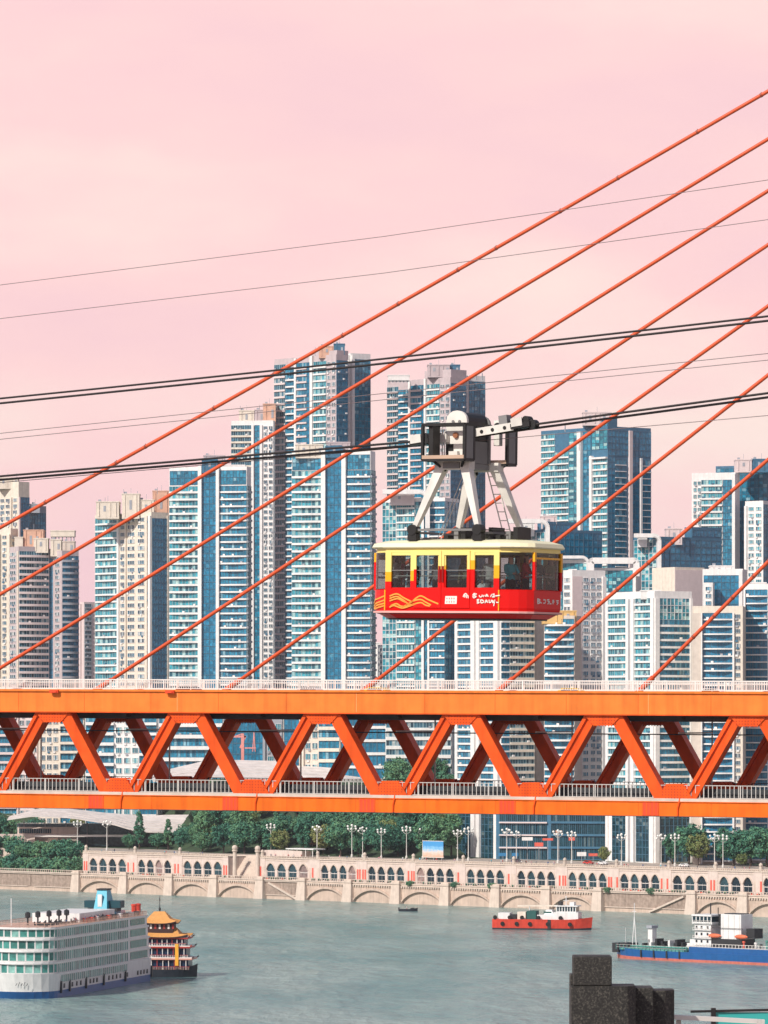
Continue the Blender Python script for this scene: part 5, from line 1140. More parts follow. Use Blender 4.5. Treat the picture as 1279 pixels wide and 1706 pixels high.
for k in range(10): b = MB(); x = 36 + k * 5.2; b.box(x, x + 1.8, 1.0, 2.2, zt + .12, zt + 1.3, HULLR if k in (0, 1, 4) else (TOPK if k % 2 else HULLW)); b.build('deck_locker', ship)
b = MB(); b.box(80, 84, 5, 12, zt + .12, zt + 1.7, HULLW); b.build('aft_house', ship)
# ---- restaurant boat with Chinese roofs
rp = wpt(278, 1629); rb_ = thing('restaurant_boat', 'red pavilion boat with yellow tiled upturned roofs behind the cruise ship', 'boat', (rp.x, rp.y + 8, 0), R(-8)); rb_.scale = (.62, .62, .73)
def up_roof(w, d, z, h, over, mt, ridge=.35, lift=1.0):
    """hipped roof with upturned corners"""
    b = MB(); n = 8; W_, D_ = w / 2 + over, d / 2 + over; ring = []
    for (ax_, ay, bx_, by) in ((-1, -1, 1, -1), (1, -1, 1, 1), (1, 1, -1, 1), (-1, 1, -1, -1)):
        for k in range(n):
            f_ = k / n; c_ = abs(2 * f_ - 1) ** 3; x = (ax_ + (bx_ - ax_) * f_); y = (ay + (by - ay) * f_); e_ = 1 + .06 * c_
            ring.append((x * W_ * e_, y * D_ * e_, z + lift * c_))
    mid_ = [(x * .62, y * .62, z + h * .38) for x, y, q in [(r[0], r[1], r[2]) for r in ring]]
    top = [(max(-W_ * ridge, min(W_ * ridge, x * .45)), max(-D_ * .12, min(D_ * .12, y * .3)), z + h) for x, y, q in ring]
    low = [(x, y, q - .35) for x, y, q in ring]; m_ = len(ring)
    for A, B_ in ((low, ring), (ring, mid_), (mid_, top)):
        b.add(A + B_, [(i, (i + 1) % m_, m_ + (i + 1) % m_, m_ + i) for i in range(m_)], mt if A is not low else DKBR)
    b.add(top, [tuple(range(m_))], mt); b.add(low, [tuple(range(m_))], DKBR)
    return b
hm = hull_mesh(38, 15, [(-1, HULLK), (1.2, HULLK), (3.0, HULLK)], bow=.28, stern=.2, flare=.85, sheer=2.2)
link('hull', hm, rb_, Matrix.Translation((-24, 0, 0)))
for j, (z0, z1) in enumerate(((3.0, 7.6), (7.6, 12.2), (12.2, 15.8))):
    Lx = (15 - j * 1.0); Ly = 6.8 - j * .5
    b = MB(); b.box(-Lx - 6, Lx - 4.5, -Ly + 1.2, Ly - 1.2, z0, z1, mat('boat_glass_dark', (.015, .035, .08), .25)); fl = b.build('cabin', rb_)
    b = MB(); b.box(-Lx - 8, Lx - 2.5, -Ly - .5, Ly + .5, z1 - .7, z1 - .1, (REDL if j != 0 else mat('pale_red_eave', (.60, .30, .24), .6))); b.box(-Lx - 8, Lx - 2.5, -Ly - .3, Ly + .3, z1 - .1, z1 + .25, RAILW); b.build('eave', rb_)
    for k in range(12):
        x = -Lx - 5.4 + k * (2 * Lx) / 11; b = MB(); b.box(x - .16, x + .16, -Ly + .1, -Ly + .4, z0, z1 - .7, RAILW if k % 3 else REDL); b.build('column', fl)
    b = MB(); x = -Lx - 6
    while x < Lx - 3.5: b.box(x - .09, x + .09, -Ly - .2, -Ly, z0, z0 + 1.1, RAILW if j else WOODR); x += .8
    b.box(-Lx - 6, Lx - 3.5, -Ly - .2, -Ly, z0 + 1.1, z0 + 1.25, REDL); b.build('railing', fl)
    b = MB(); b.bar((Lx - 3.2, -Ly, z1 - .4), (Lx - 1.6, -Ly, z1 + .5), .5, .5, REDL if j else DKBR); b.bar((Lx - 3.2, Ly, z1 - .4), (Lx - 1.6, Ly, z1 + .5), .5, .5, DKBR); b.build('upturned_corner', fl)
b = MB(); b.box(4.6, 6.2, -7.4, -6.9, 4.6, 13.2, mat('gold_banner', (.80, .40, .04), .6)); b.build('banner', rb_)
o = up_roof(20, 11, 15.8, 3.6, 1.4, GOLD, .8, 1.2).build('lower_roof', rb_, mw=Matrix.Translation((-1.5, 0, 0)))
b = MB(); b.box(-11, 3, -4, 4, 17, 21.4, DKBR); cp = b.build('upper_cabin', rb_)
for k in range(7): b = MB(); x = -10 + k * 2.1; b.box(x, x + .9, -4.1, -4.0, 19.0, 20.8, RAILW if k % 2 else REDL); b.build('window', cp)
up_roof(14, 8.5, 21.2, 4.6, 1.4, GOLD, .3, 1.0).build('upper_roof', rb_, mw=Matrix.Translation((-4, 0, 0)))
b = MB(); b.lathe((-4, 0, 25.6), [(.7, 0), (.35, .6), (.6, 1.2), (.2, 1.8), (.12, 4.2), (.3, 4.6), (.05, 6.5)], TOPK, 8); b.build('finial', rb_)
# ---- red work boat
p0 = wpt(823, 1547); p1 = wpt(987, 1549); ax = (p1 - p0).normalized(); L = (p1 - p0).length
wb = thing('work_boat', 'red work boat with white wheelhouse in mid river', 'boat', p0, math.atan2(ax.y, ax.x))
link('hull', hull_mesh(L, 7.5, [(-.6, HULLK), (.5, HULLK), (.55, HULLR), (3.6, HULLR)], bow=.25, flare=.82, sheer=.9), wb)
x0 = L * .62
b = MB(); b.box(x0, x0 + 9, -2.8, 2.8, 3.4, 6.2, HULLW); b.build('deckhouse', wb)
b = MB(); b.box(x0 + 1, x0 + 8.2, -2.4, 2.4, 6.2, 6.5, HULLW); b.box(x0 + 1, x0 + 8.2, -2.4, 2.4, 6.5, 8.2, G_SHOP); b.box(x0 + .5, x0 + 8.8, -2.9, 2.9, 8.2, 8.6, HULLW); whl = b.build('wheelhouse', wb)
for k in range(8): b = MB(); b.box(x0 + 1 + k * .98, x0 + 1.3 + k * .98, -2.5, -2.38, 6.4, 8.3, HULLW); b.build('mullion', whl)
b = MB(); b.tube([(x0 + 4, 0, 8.6), (x0 + 4, 0, 12)], .16, HULLW, 6); b.tube([(x0 + 3, 0, 10.2), (x0 + 5, 0, 10.2)], .1, HULLW, 5); b.box(x0 + 1.5, x0 + 2.6, -1.5, 1.5, 8.6, 9.9, TOPK); b.box(x0 + 5.6, x0 + 7.2, -1.5, 1.5, 8.6, 9.8, HULLW); b.build('mast', wb)
b = MB(); b.box(x0 - 3.6, x0, -2.4, 2.4, 3.4, 5.2, HULLW); b.add([(x0 - 3.6, -2.4, 5.2), (x0, -2.4, 5.2), (x0, 2.4, 5.2), (x0 - 3.6, 2.4, 5.2), (x0 - 2.8, -1.8, 7), (x0 - .8, -1.8, 7), (x0 - .8, 1.8, 7), (x0 - 2.8, 1.8, 7)], [(4,5,6,7),(0,1,5,4),(1,2,6,5),(2,3,7,6),(3,0,4,7)], HULLW); b.build('winch_house', wb)
b = MB(); b.bar((L * .24, 0, 8.2), (x0 + 1, 0, 8.4), .5, .8, CREAM); b.tube([(L * .36, 0, 3.4), (L * .36, 0, 8.2)], .2, HULLW, 6); b.build('crane_boom', wb)
for k, (x, w_, h_, mt) in enumerate([(2, 4.2, 2.2, HULLW), (6.4, 2.2, 1.6, TOPK), (9, 3.0, 2.6, CREAM), (12.4, 3.4, 3.0, mat('boat_green_box', (.02, .10, .09), .6)), (16.2, 3.6, 1.6, HULLW), (18.6, 2.8, 2.8, mat('boat_green_box', (.02, .10, .09), .6))]):
    b = MB(); b.box(x, x + w_, -2.2, 2.2, 3.4, 3.6 + h_, mt); b.build('deck_cargo', wb)
for k, x in enumerate([1.2, 4, 6.5, 9.2, 11, 14, 17, 20.5, 25, 28.5]):
    b = MB(); b.add(*ring_y(x, -3.75 if k % 2 else -3.2, 2.0 if k % 2 else 4.2, .75, -.3), TYRE); b.build('tyre_fender', wb)
b = MB(); b.box(L * .57, L * .60, -4.0, -3.7, .2, 3.6, TOPK); b.build('fender_plate', wb)
# ---- blue tanker
p0 = wpt(1331, 1609); p1 = wpt(1027, 1595); ax = (p1 - p0).normalized(); L = (p1 - p0).length
tk = thing('river_tanker', 'blue tanker with white superstructure and green pipe deck at right', 'ship', p0, math.atan2(ax.y, ax.x)); tk.scale = (1, 1, .86)
# +y side is visible (heading left), so visible side is local +y -> towards the camera
link('hull', hull_mesh(L, 10, [(-.8, HULLP), (.9, HULLP), (.95, HULLB), (3.4, HULLB)], bow=.16, flare=.9, sheer=1.2), tk)
xA = L * .545
b = MB(); b.box(0.5, xA, -4.4, 4.4, 3.4, 5.4, HULLB); b.build('raised_stern', tk)
b = MB(); b.box(2, xA + 1.5, -4.2, 4.2, 5.4, 5.6, RAILG); b.build('stern_deck', tk)
b = MB(); b.box(xA - 8, xA - 1.5, -3.2, 3.4, 5.6, 14.4, HULLW); b.box(xA - 8.6, xA - 1.0, -3.6, 3.8, 14.4, 16.4, G_SHOP); b.box(xA - 8.8, xA - .8, -4.2, 4.2, 16.4, 17.0, HULLW); b.box(xA - 8.8, xA - .8, -3.7, 3.9, 13.6, 14.4, HULLW); br_ = b.build('bridge_house', tk)
for k in range(6): b = MB(); b.box(xA - 8.6 + k * 1.5, xA - 8.3 + k * 1.5, 3.78, 3.9, 14.4, 16.4, HULLW); b.build('mullion', br_)
for z in (7, 9.6, 12): 
    for x in (xA - 7, xA - 4.6, xA - 2.6): b = MB(); b.box(x, x + .7, 3.38, 3.46, z, z + .9, KP); b.build('window', br_)
b = MB(); b.box(xA - 19.5, xA - 11.5, -2.6, 2.9, 8.6, 17.4, HULLW); b.box(xA - 18.6, xA - 12.4, -2.0, 2.3, 17.4, 17.7, KP); b.build('funnel_casing', tk)
b = MB(); b.box(xA - 20, xA - 8, -3.2, 3.2, 5.6, 8.6, TOPK); b.build('engine_house', tk)
for x in (xA - 11, xA - 21.5): b = MB(); b.ball((x + 1.6, 3.4, 9.6), 1.0, mat('lifeboat_orange', (.75, .17, .08), .5), 10, 8, (2.6, .8, .8)); b.build('lifeboat', tk)
b = MB(); b.box(xA - 24, xA - 20.8, -2, 2, 9, 12.5, TOPK); b.build('locker_tower', tk)
b = MB(); b.tube([(xA - 5, 0, 17), (xA - 5, 0, 21)], .2, TOPK, 6); b.tube([(xA - 8, 0, 17), (xA - 8, 0, 19.5)], .15, TOPK, 6); b.box(xA - 14, xA - 9, -1, 1, 13, 17.2, TOPK); b.build('radar_mast', tk)
b = MB(); b.box(xA + 2, L * .93, -4.3, 4.3, 3.4, 4.0, DKGR); b.build('pipe_deck', tk)
for k in range(5): b = MB(); b.tube([(xA + 3, -3 + k * 1.5, 4.7), (L * .88, -3 + k * 1.5, 4.7)], .28, DKGR, 6); b.build('deck_pipe', tk)
b = MB(); x = xA + 1
while x < L * .95: b.box(x - .07, x + .07, 4.45, 4.6, 3.4, 5.2, DKGR); b.box(x - .07, x + .07, -4.6, -4.45, 3.4, 5.2, DKGR); x += 1.5
for z in (4.3, 5.2): b.box(xA + 1, L * .95, 4.48, 4.57, z - .05, z + .05, RAILG)
b.build('railing', tk)
b = MB(); x = .6
while x < xA + 1: b.box(x - .08, x + .08, 4.2, 4.35, 5.4, 6.7, RAILW); x += 1.3
b.box(.6, xA + 1, 4.2, 4.34, 6.6, 6.75, RAILW); b.build('stern_railing', tk)
xm = L * .80
b = MB(); b.box(xm - .9, xm + .9, -1, 1, 3.4, 11.2, HULLW); b.box(xm - 1.1, xm + 1.1, -1.5, 1.5, 11.2, 12.2, GREY); b.build('crane_post', tk)
for k in range(11): b = MB(); x = xA + 3 + k * 1.75; hh = .8 + (k * 7 % 5) * .45; b.box(x, x + .8, -1.6, 1.0 + (k % 3) * .7, 4.6, 5.0 + hh, TOPK if k % 4 else HULLW); b.build('deck_valve', tk)
xb = L * .90
b = MB()
for sg in (-1, 1): b.tube([(xb + sg * .9, 0, 3.6), (xb, 0, 15)], .16, HULLW, 6)
b.tube([(xb, 0, 14.5), (xb, 0, 20)], .12, HULLW, 6); b.tube([(xb - .9, 0, 17), (xb + .9, 0, 17)], .1, HULLW, 5); b.build('foremast', tk)
for k in range(9):                                                # ventilators, drums and pipes round the superstructure
    x = 1.5 + k * 3.0; b = MB(); hh = .8 + (k * 5 % 4) * .5; b.lathe((x, 2.6 - (k % 3), 5.6), [(.28, 0), (.28, hh), (.5, hh + .1), (.45, hh + .7), (0, hh + .8)], [TOPK, HULLW, REDP, DKGR][k % 4], 8); b.build('ventilator', tk)
for z in (8.5, 11.4, 13.9):
    b = MB(); b.box(xA - 8.4, xA - 1.1, 3.42, 4.1, z, z + .12, HULLW); x = xA - 8.3
    while x < xA - 1.1: b.box(x - .04, x + .04, 4.0, 4.08, z + .12, z + 1.0, RAILW); x += .7
    b.box(xA - 8.4, xA - 1.1, 4.0, 4.08, z + .95, z + 1.03, RAILW); b.build('side_gallery', tk)
b = MB(); b.box(xA - 1.5, xA + .8, -3, 3, 5.6, 8.0, HULLW); b.box(xA + .8, xA + 2.4, -2.4, 2.4, 5.0, 6.6, HULLW); b.build('forward_house', tk)
for k in range(4): b = MB(); b.tube([(xA - 19 + k * 2.2, 2.95, 8.6), (xA - 19 + k * 2.2, 2.95, 17.2)], .08, RAILG, 5); b.build('casing_pipe', tk)
b = MB(); b.tube([(xA - 20.5, 3.3, 10.6), (xA - 20.5, 3.3, 12.4), (xA - 8.3, 3.3, 12.4)], .1, TOPK, 5); b.build('davit', tk)
b = MB(); b.tube([(L * .95, 0, 4.2), (L * .95, 0, 11)], .06, HULLW, 5); b.build('flagstaff', tk)
b = MB(); b.box(L * .91, L * .975, -2.6, 2.6, 4.4, 5.6, TOPK); b.box(L * .95, L * .985, 1.8, 3.4, 2.2, 5.6, TOPK); b.build('windlass', tk)
for k in range(4): b = MB(); x = xA + 3 + k * 5.2; b.box(x, x + .5, 5.0, 5.25, 1.0, 3.6, TOPK); b.build('fender', tk)
# ---- small dark boat with its boatman added later
sb_ = wpt(680, 1518); sm = thing('small_boat', 'small dark open motor boat near the far wall', 'boat', sb_, R(-6))
link('hull', hull_mesh(7.4, 2.2, [(-.3, HULLK), (.25, HULLK), (.9, HULLK)], bow=.35, flare=.8, sheer=.6), sm, Matrix.Translation((-3.7, 0, 0)))
b = MB(); b.box(-.8, -.4, -.95, .95, .55, .7, HULLR); b.build('thwart', sm)
b = MB(); b.box(-3.9, -3.4, -.3, .3, .3, 1.5, TOPK); b.build('outboard_motor', sm)
b = MB(); b.box(.9, 2.4, -.7, .7, .8, 1.35, TOPK); b.build('bow_cover', sm)
# ------------------------------------------------------------------ people
SH = {n: mat('cloth_' + n, c, .85, var=.08) for n, c in dict(white=(.72, .70, .68), teal=(.10, .48, .55), black=(.02, .02, .025), red=(.50, .05, .05), blue=(.05, .12, .30), grey=(.30, .30, .32), olive=(.22, .22, .12), pink=(.65, .35, .36), yellow=(.65, .45, .08)).items()}
BM = {}
def person(label, group, shirt, legs, pose, loc, rz, sc_=1.0):
    k = (shirt, legs, pose)
    if k not in BM:
        BM[k] = POSES[pose].copy()
        for q, mt in enumerate((SKIN, SH[shirt], SH[legs], HAIR)): BM[k].materials[q] = mt
    o = link('person', BM[k]); o.location = loc; o.rotation_euler = (0, 0, rz); o.scale = (sc_,) * 3
    return tag(o, label, 'person', group)
prr = random.Random(5); cols = ['white', 'black', 'red', 'blue', 'grey', 'white', 'pink', 'teal']
# ------------------------------------------------------------------ cable car
CD = 151.0; AL = R(33); KS = CD / F
RED = mat('cabin_red', (.72, .007, .006), .32, var=.06, spec=.25)
CRM = mat('cabin_cream', (.82, .78, .52), .4, var=.06, spec=.4)
YEL = mat('cabin_yellow', (.84, .70, .22), .35, var=.05, spec=.45)
AMB = mat('cabin_amber', (.82, .40, .01), .35, var=.05, spec=.45)
STW = mat('white_steel', (.70, .68, .63), .5, var=.18, streak=.25, scale=2)
STG = mat('grey_steel', (.20, .20, .20), .5, var=.2)
STK = mat('black_grease_steel', (.022, .022, .022), .45, var=.3, scale=3)
TANP = mat('tan_plank', (.48, .34, .25), .7, var=.15)
FLOORM = mat('cabin_floor', (.10, .10, .10), .8)
cg = bpy.data.materials.new('cabin_window_glass'); cg.use_nodes = True; t_ = cg.node_tree; t_.nodes.clear()
o_ = N('ShaderNodeOutputMaterial', t_); mxs = N('ShaderNodeMixShader', t_); tr = N('ShaderNodeBsdfTransparent', t_); tr.inputs[0].default_value = (.68, .72, .72, 1); gl_ = N('ShaderNodeBsdfGlossy', t_); gl_.inputs['Roughness'].default_value = .03
fz = N('ShaderNodeFresnel', t_); fz.inputs[0].default_value = 1.45
t_.links.new(fz.outputs[0], mxs.inputs[0]); t_.links.new(tr.outputs[0], mxs.inputs[1]); t_.links.new(gl_.outputs[0], mxs.inputs[2]); t_.links.new(mxs.outputs[0], o_.inputs[0])
cc = at(778, 1030, CD)
car = thing('cable_car', 'red and yellow aerial cable car cabin hanging from a white frame', 'cable car', cc)
car.matrix_basis = Matrix.Translation(cc) @ Matrix.Rotation(-AL, 4, 'Z') @ Matrix.Rotation(R(.9), 4, 'Y')
CM = car.matrix_basis.copy()
HX, HYY, AX, BY = 2.93, 1.53, .83, .73
def octo(k=1.0, ins=0.0, hx=HX, hy=HYY):
    x, y = hx - ins, hy - ins; ax_, by = AX * k, BY * k
    base = [(-x + ax_, -y), (x - ax_, -y), (x, -y + by), (x, y - by), (x - ax_, y), (-x + ax_, y), (-x, y - by), (-x, -y + by)]
    return base
def rocto(ins=0.0, n=4):
    """octagon with softened corner panels (bulged)"""
    B_ = octo(1, ins); res = []
    for i in range(8):
        p, q = Vector(B_[i]), Vector(B_[(i + 1) % 8])
        if i % 2 == 1:
            m_ = (p + q) / 2; o2 = m_.normalized() * .13
            for k in range(n): f_ = k / n; r_ = p.lerp(q, f_) + o2 * math.sin(math.pi * f_); res.append((r_.x, r_.y))
        else: res.append(tuple(p))
    return res
def ring(b, A, B_, z0, z1, mt): 
    n = len(A); b.add([(x, y, z0) for x, y in A] + [(x, y, z1) for x, y in B_], [(i, (i + 1) % n, n + (i + 1) % n, n + i) for i in range(n)], mt)
b = MB(); P0, P1, P2 = rocto(.28), rocto(.04), rocto(0.0)
ring(b, P0, P1, -.02, .16, RED); ring(b, P1, P2, .16, .30, RED); ring(b, P2, P2, .30, .86, RED); ring(b, P2, rocto(.05), .86, .90, RED); ring(b, rocto(.05), rocto(.05), .90, .3, FLOORM)
b.build('lower_panel', car, smooth=False)
b = MB(); b.prism(rocto(.30), -.06, .12, STK); b.prism(rocto(.06), .12, .22, FLOORM); b.build('floor', car)
b = MB(); A, B2 = rocto(-.035), rocto(-.015); ring(b, A, A, .14, .20, mat('pale_bumper', (.74, .40, .36), .5)); ring(b, A, P1, .20, .205, mat('pale_bumper', (.74, .40, .36), .5)); ring(b, P1, A, .135, .14, RED); b.build('bumper_strip', car)
b = MB(); b.prism(rocto(.02), 2.03, 2.16, YEL); b.build('cornice', car)
b = MB(); ring(b, rocto(-.05), rocto(-.08), 2.16, 2.20, CRM); ring(b, rocto(-.08), rocto(-.03), 2.20, 2.32, CRM); ring(b, rocto(-.03), rocto(.25), 2.32, 2.41, CRM); ring(b, rocto(.25), rocto(1.0), 2.41, 2.47, CRM); b.add([(x, y, 2.47) for x, y in rocto(1.0)], [tuple(range(len(rocto(1.0))))], CRM); b.add([(x, y, 2.161) for x, y in rocto(-.05)], [tuple(range(len(rocto(-.05))))], CRM); b.build('roof', car)
# posts with painted bands, doors and windows on both long sides
def post(x0, x1, y, sg, cuts, dp=.10):
    b = MB(); zs_ = [.86, cuts[0], cuts[1], 2.04]; ms = [RED, AMB, YEL]
    for k in range(3):
        if zs_[k + 1] - zs_[k] > .01: b.box(x0, x1, min(y, y + sg * -dp), max(y, y + sg * -dp), zs_[k], zs_[k + 1], ms[k])
    return b.build('post', car)
for sg in (-1, 1):
    y = sg * (HYY - .005)
    for x0, x1, c in ((-2.10, -1.88, (1.12, 1.42)), (-1.16, -.98, (1.14, 1.46)), (-.14, .14, (1.50, 1.62)), (.92, 1.20, (1.50, 1.78)), (1.90, 2.10, (1.22, 1.62))): post(x0, x1, y, sg, c)
    for x0, x1 in ((-1.88, -1.16), (-.98, -.14), (.14, .92), (1.20, 1.90)):
        b = MB(); yy = y - sg * .05; b.box(x0, x1, min(yy, yy + .012), max(yy, yy + .012), .88, 2.03, cg); wv = b.build('window', car)
        b = MB(); f0, f1 = sorted((y - sg * .02, y - sg * .075))
        b.box(x0, x1, f0, f1, 1.94, 2.03, YEL); b.box(x0, x1, f0, f1, .86, .93, RED); b.box(x0, x1, f0 + .012, f1 - .012, 1.46, 1.485, STG); b.build('window_frame', wv)
    for x0, x1 in ((-1.02, -.01), (.01, 1.04)):                        # sliding door leaves, proud of the side
        d0, d1 = sorted((y + sg * .004, y + sg * .03)); b = MB()
        b.box(x0, x1, d0, d1, .30, .93, RED); b.box(x0, x0 + .09, d0, d1, .93, 1.50, RED); b.box(x1 - .09, x1, d0, d1, .93, 1.50, RED)
        b.box(x0, x0 + .09, d0, d1, 1.50, 1.94, YEL); b.box(x1 - .09, x1, d0, d1, 1.50, 1.94, YEL); b.box(x0, x1, d0, d1, 1.94, 2.08, YEL)
        dr = b.build('door', car); b = MB(); h_ = x1 - .05 if x0 < 0 else x0 + .05; e0, e1 = sorted((y + sg * .03, y + sg * .06)); b.box(h_ - .03, h_ + .03, e0, e1, 1.10, 1.60, mat('dark_red_handle', (.25, .01, .01), .4)); b.build('handle', dr)
# end and corner posts / panes
B8 = octo(1, .01)
for i in range(8):
    p, q = Vector((*B8[i], 0)), Vector((*B8[(i + 1) % 8], 0)); u = (q - p); wd = u.length; u.normalize(); nn_ = Vector((u.y, -u.x, 0))
    if i in (0, 4): continue
    if i % 2:   # corner: curved pane
        m_ = (p + q) / 2; o2 = m_.normalized() * .12; b = MB(); n = 6
        pt = [p.lerp(q, k / n) + o2 * math.sin(math.pi * k / n) for k in range(n + 1)]
        b.add([(a.x, a.y, .88) for a in pt] + [(a.x, a.y, 2.03) for a in pt], [(k, k + 1, n + 2 + k, n + 1 + k) for k in range(n)], cg)
        b.build('corner_window', car, smooth=True)
    else:       # end window with amber frame and rail
        b = MB(); b.add([(p.x, p.y, .88), (q.x, q.y, .88), (q.x, q.y, 2.03), (p.x, p.y, 2.03)], [(0, 1, 2, 3)], cg); wv = b.build('end_window', car)
        b = MB(); b.bar((p.x, p.y, 1.86), (q.x, q.y, 1.86), .06, .07, AMB, side=nn_); b.build('window_frame', wv)
    for e_ in ((p,) if i % 2 == 0 else (q if i in (3, 7) else p,)):
        pass
for k, (x, y) in enumerate(B8):
    if k in (2, 3, 6, 7):
        b = MB(); b.box(x - .05, x + .05, y - .05, y + .05, .86, 1.45, RED); b.box(x - .05, x + .05, y - .05, y + .05, 1.45, 1.75, AMB if k == 3 else RED); b.box(x - .05, x + .05, y - .05, y + .05, 1.75, 2.04, AMB); b.build('post', car)
for sg in (-1, 1):
    b = MB(); b.tube([(-2.3, sg * (HYY - .22), 1.30), (2.3, sg * (HYY - .22), 1.30)], .022, RAILG, 6); b.build('grab_rail', car)
    b = MB(); b.tube([(sg * 2.62, -.8, 1.30), (sg * 2.62, .8, 1.30)], .022, RAILG, 6); b.build('grab_rail', car)
b = MB(); b.box(-.35, .35, -.2, .2, .22, 2.1, STG) if False else b.box(-1.0, -.2, .2, .9, .22, 1.2, STG); b.build('control_desk', car)
# seams, wave logo and markings on the near side
yf = -HYY - .036
b = MB()
for x in (-2.1, 2.1): b.box(x - .02, x + .02, -HYY - .012, -HYY, .22, .86, AMB)
b.build('trim_line', car)
def ribbon(b, pts, w0, y, mt, ymap=None):
    n = len(pts)
    for i in range(n - 1):
        p, q = Vector((pts[i][0], 0, pts[i][1])), Vector((pts[i + 1][0], 0, pts[i + 1][1])); d = (q - p).normalized(); a = Vector((-d.z, 0, d.x)) * w0 / 2
        y0, y1 = (y, y) if ymap is None else (ymap(pts[i][0]), ymap(pts[i + 1][0]))
        b.add([(p.x - a.x, y0, p.z - a.z), (q.x - a.x, y1, q.z - a.z), (q.x + a.x, y1, q.z + a.z), (p.x + a.x, y0, p.z + a.z)], [(0, 1, 2, 3)], mt)
def smooth_pts(P, n=10):
    res = []
    for i in range(len(P) - 1):
        a, b_, c, d = P[max(0, i - 1)], P[i], P[i + 1], P[min(len(P) - 1, i + 2)]
        for k in range(n):
            t = k / n; res.append(tuple(.5 * ((2 * b_[j]) + (-a[j] + c[j]) * t + (2 * a[j] - 5 * b_[j] + 4 * c[j] - d[j]) * t * t + (-a[j] + 3 * b_[j] - 3 * c[j] + d[j]) * t ** 3) for j in (0, 1)))
    return res + [P[-1]]
def lg(zx, zy): px = 615 + zx / 7.524; py = 890 + zy / 7.527; return ((px - 736.5 + .5) / 44.4, (1030 - py) / 53 - .0)
b = MB(); OY = mat('logo_amber', (.85, .36, .06), .5, var=.03)
for P in [[(275, 790), (365, 762), (450, 810), (550, 860)], [(275, 820), (360, 795), (430, 828), (490, 872)], [(275, 850), (370, 822), (440, 850), (500, 880)], [(430, 930), (540, 870), (610, 810), (670, 788), (760, 835), (880, 885)], [(480, 905), (570, 850), (660, 832), (720, 862), (790, 900)], [(290, 912), (360, 885), (430, 918), (540, 900), (660, 870), (720, 900), (775, 912)], [(275, 930), (330, 908), (430, 938), (520, 915), (600, 885)]]:
    ribbon(b, smooth_pts([lg(*p) for p in P]), .045, yf if False else -HYY - .034, OY)
b.build('wave_logo', car)
b = MB()    # the lines run on over the left corner panel
m1, m2 = Vector(octo(1)[0]), Vector(octo(1)[7])
for P in [[(238, 788), (150, 835), (90, 880)], [(238, 840), (160, 880), (95, 915)], [(238, 880), (170, 905), (95, 940)], [(238, 910), (190, 930), (130, 950)]]:
    pts = []
    for zx, zy in P:
        f_ = (238 - zx) / (238 - 60); q = m1.lerp(m2, f_) + ((m1 + m2) / 2).normalized() * (.14 * math.sin(math.pi * f_) + .015); pts.append((q.x, q.y, (1030 - (890 + zy / 7.527)) / 53))
    for i in range(len(pts) - 1): b.bar(pts[i], pts[i + 1], .045, .02, OY, side=Vector((-.4, -.9, 0)))
b.build('corner_logo', car)
WMK = mat('white_lettering', (.80, .76, .70), .5, var=.03)
b = MB(); x0, z0 = lg(960, 885); x1, z1 = lg(1105, 788); yq = -HYY - .034
b.add([(x0, yq, z0), (x1, yq, z0), (x1 + .01, yq, z1), (x0 + .02, yq, z1)], [(0, 1, 2, 3)], WMK)
for k in range(4):
    for r_ in range(2):
        xa = x0 + (x1 - x0) * (.14 + .2 * k); za = z0 + (z1 - z0) * (.22 + .42 * r_); b.add([(xa, yq - .003, za), (xa + .04, yq - .003, za), (xa + .04, yq - .003, za + .018), (xa, yq - .003, za + .018)], [(0, 1, 2, 3)], RED); b.add([(xa + .01, yq - .0035, za - .02), (xa + .022, yq - .0035, za - .02), (xa + .022, yq - .0035, za + .05), (xa + .01, yq - .0035, za + .05)], [(0, 1, 2, 3)], RED)
b.build('plaque_mark', car)
# white hand-lettered marks: strokes traced as they look
def marks(b, strokes, ox, oz, sc_, w_, y):
    for st in strokes: ribbon(b, smooth_pts([(ox + p[0] * sc_, oz + p[1] * sc_) for p in st], 4), w_, y, WMK)
b = MB(); q = -HYY - .034
def g2(zx, zy): px = 770 + zx / 7.524; py = 890 + zy / 7.527; return ((px - 736.5 + .5) / 44.4, (1030 - py) / 53)
S = [[(20, 800), (25, 775), (50, 755), (75, 790)], [(40, 765), (38, 805)], [(58, 770), (60, 812)], [(78, 780), (80, 815)], [(30, 785), (75, 785)],
     [(135, 780), (150, 755), (170, 765), (145, 785), (180, 790), (150, 810), (135, 790)], [(150, 770), (185, 760)],
     [(215, 775), (220, 795), (245, 795), (250, 770)], [(258, 795), (275, 775), (265, 798)],
     [(290, 795), (305, 765), (325, 795)], [(298, 785), (320, 785)],
     [(350, 795), (375, 765), (400, 780), (370, 798), (405, 795)], [(360, 770), (400, 760)], [(410, 785), (465, 778)],
     [(185, 835), (215, 830), (190, 855), (218, 865), (188, 880)], [(190, 838), (195, 885)],
     [(232, 832), (236, 872)], [(232, 832), (268, 845), (262, 868), (236, 872)], [(285, 875), (300, 835), (322, 870)], [(288, 858), (318, 855)], [(335, 832), (340, 868), (360, 858), (362, 832)], [(375, 835), (378, 868), (395, 860), (405, 832), (392, 910)], [(380, 850), (410, 848)], [(420, 862), (450, 868)]]
for st in S: ribbon(b, smooth_pts([g2(*p) for p in st], 4), .034, q, WMK)
b.build('side_lettering', car)
b = MB(); E8 = octo(1)[2]; xe = HX + .012     # end face lettering: local x = const, y runs away from the camera
def g3(zx, zy): f_ = (zx - 840) / (1090 - 840); return (-HYY + BY + f_ * 2 * (HYY - BY), (1030 - (890 + zy / 7.527)) / 53)
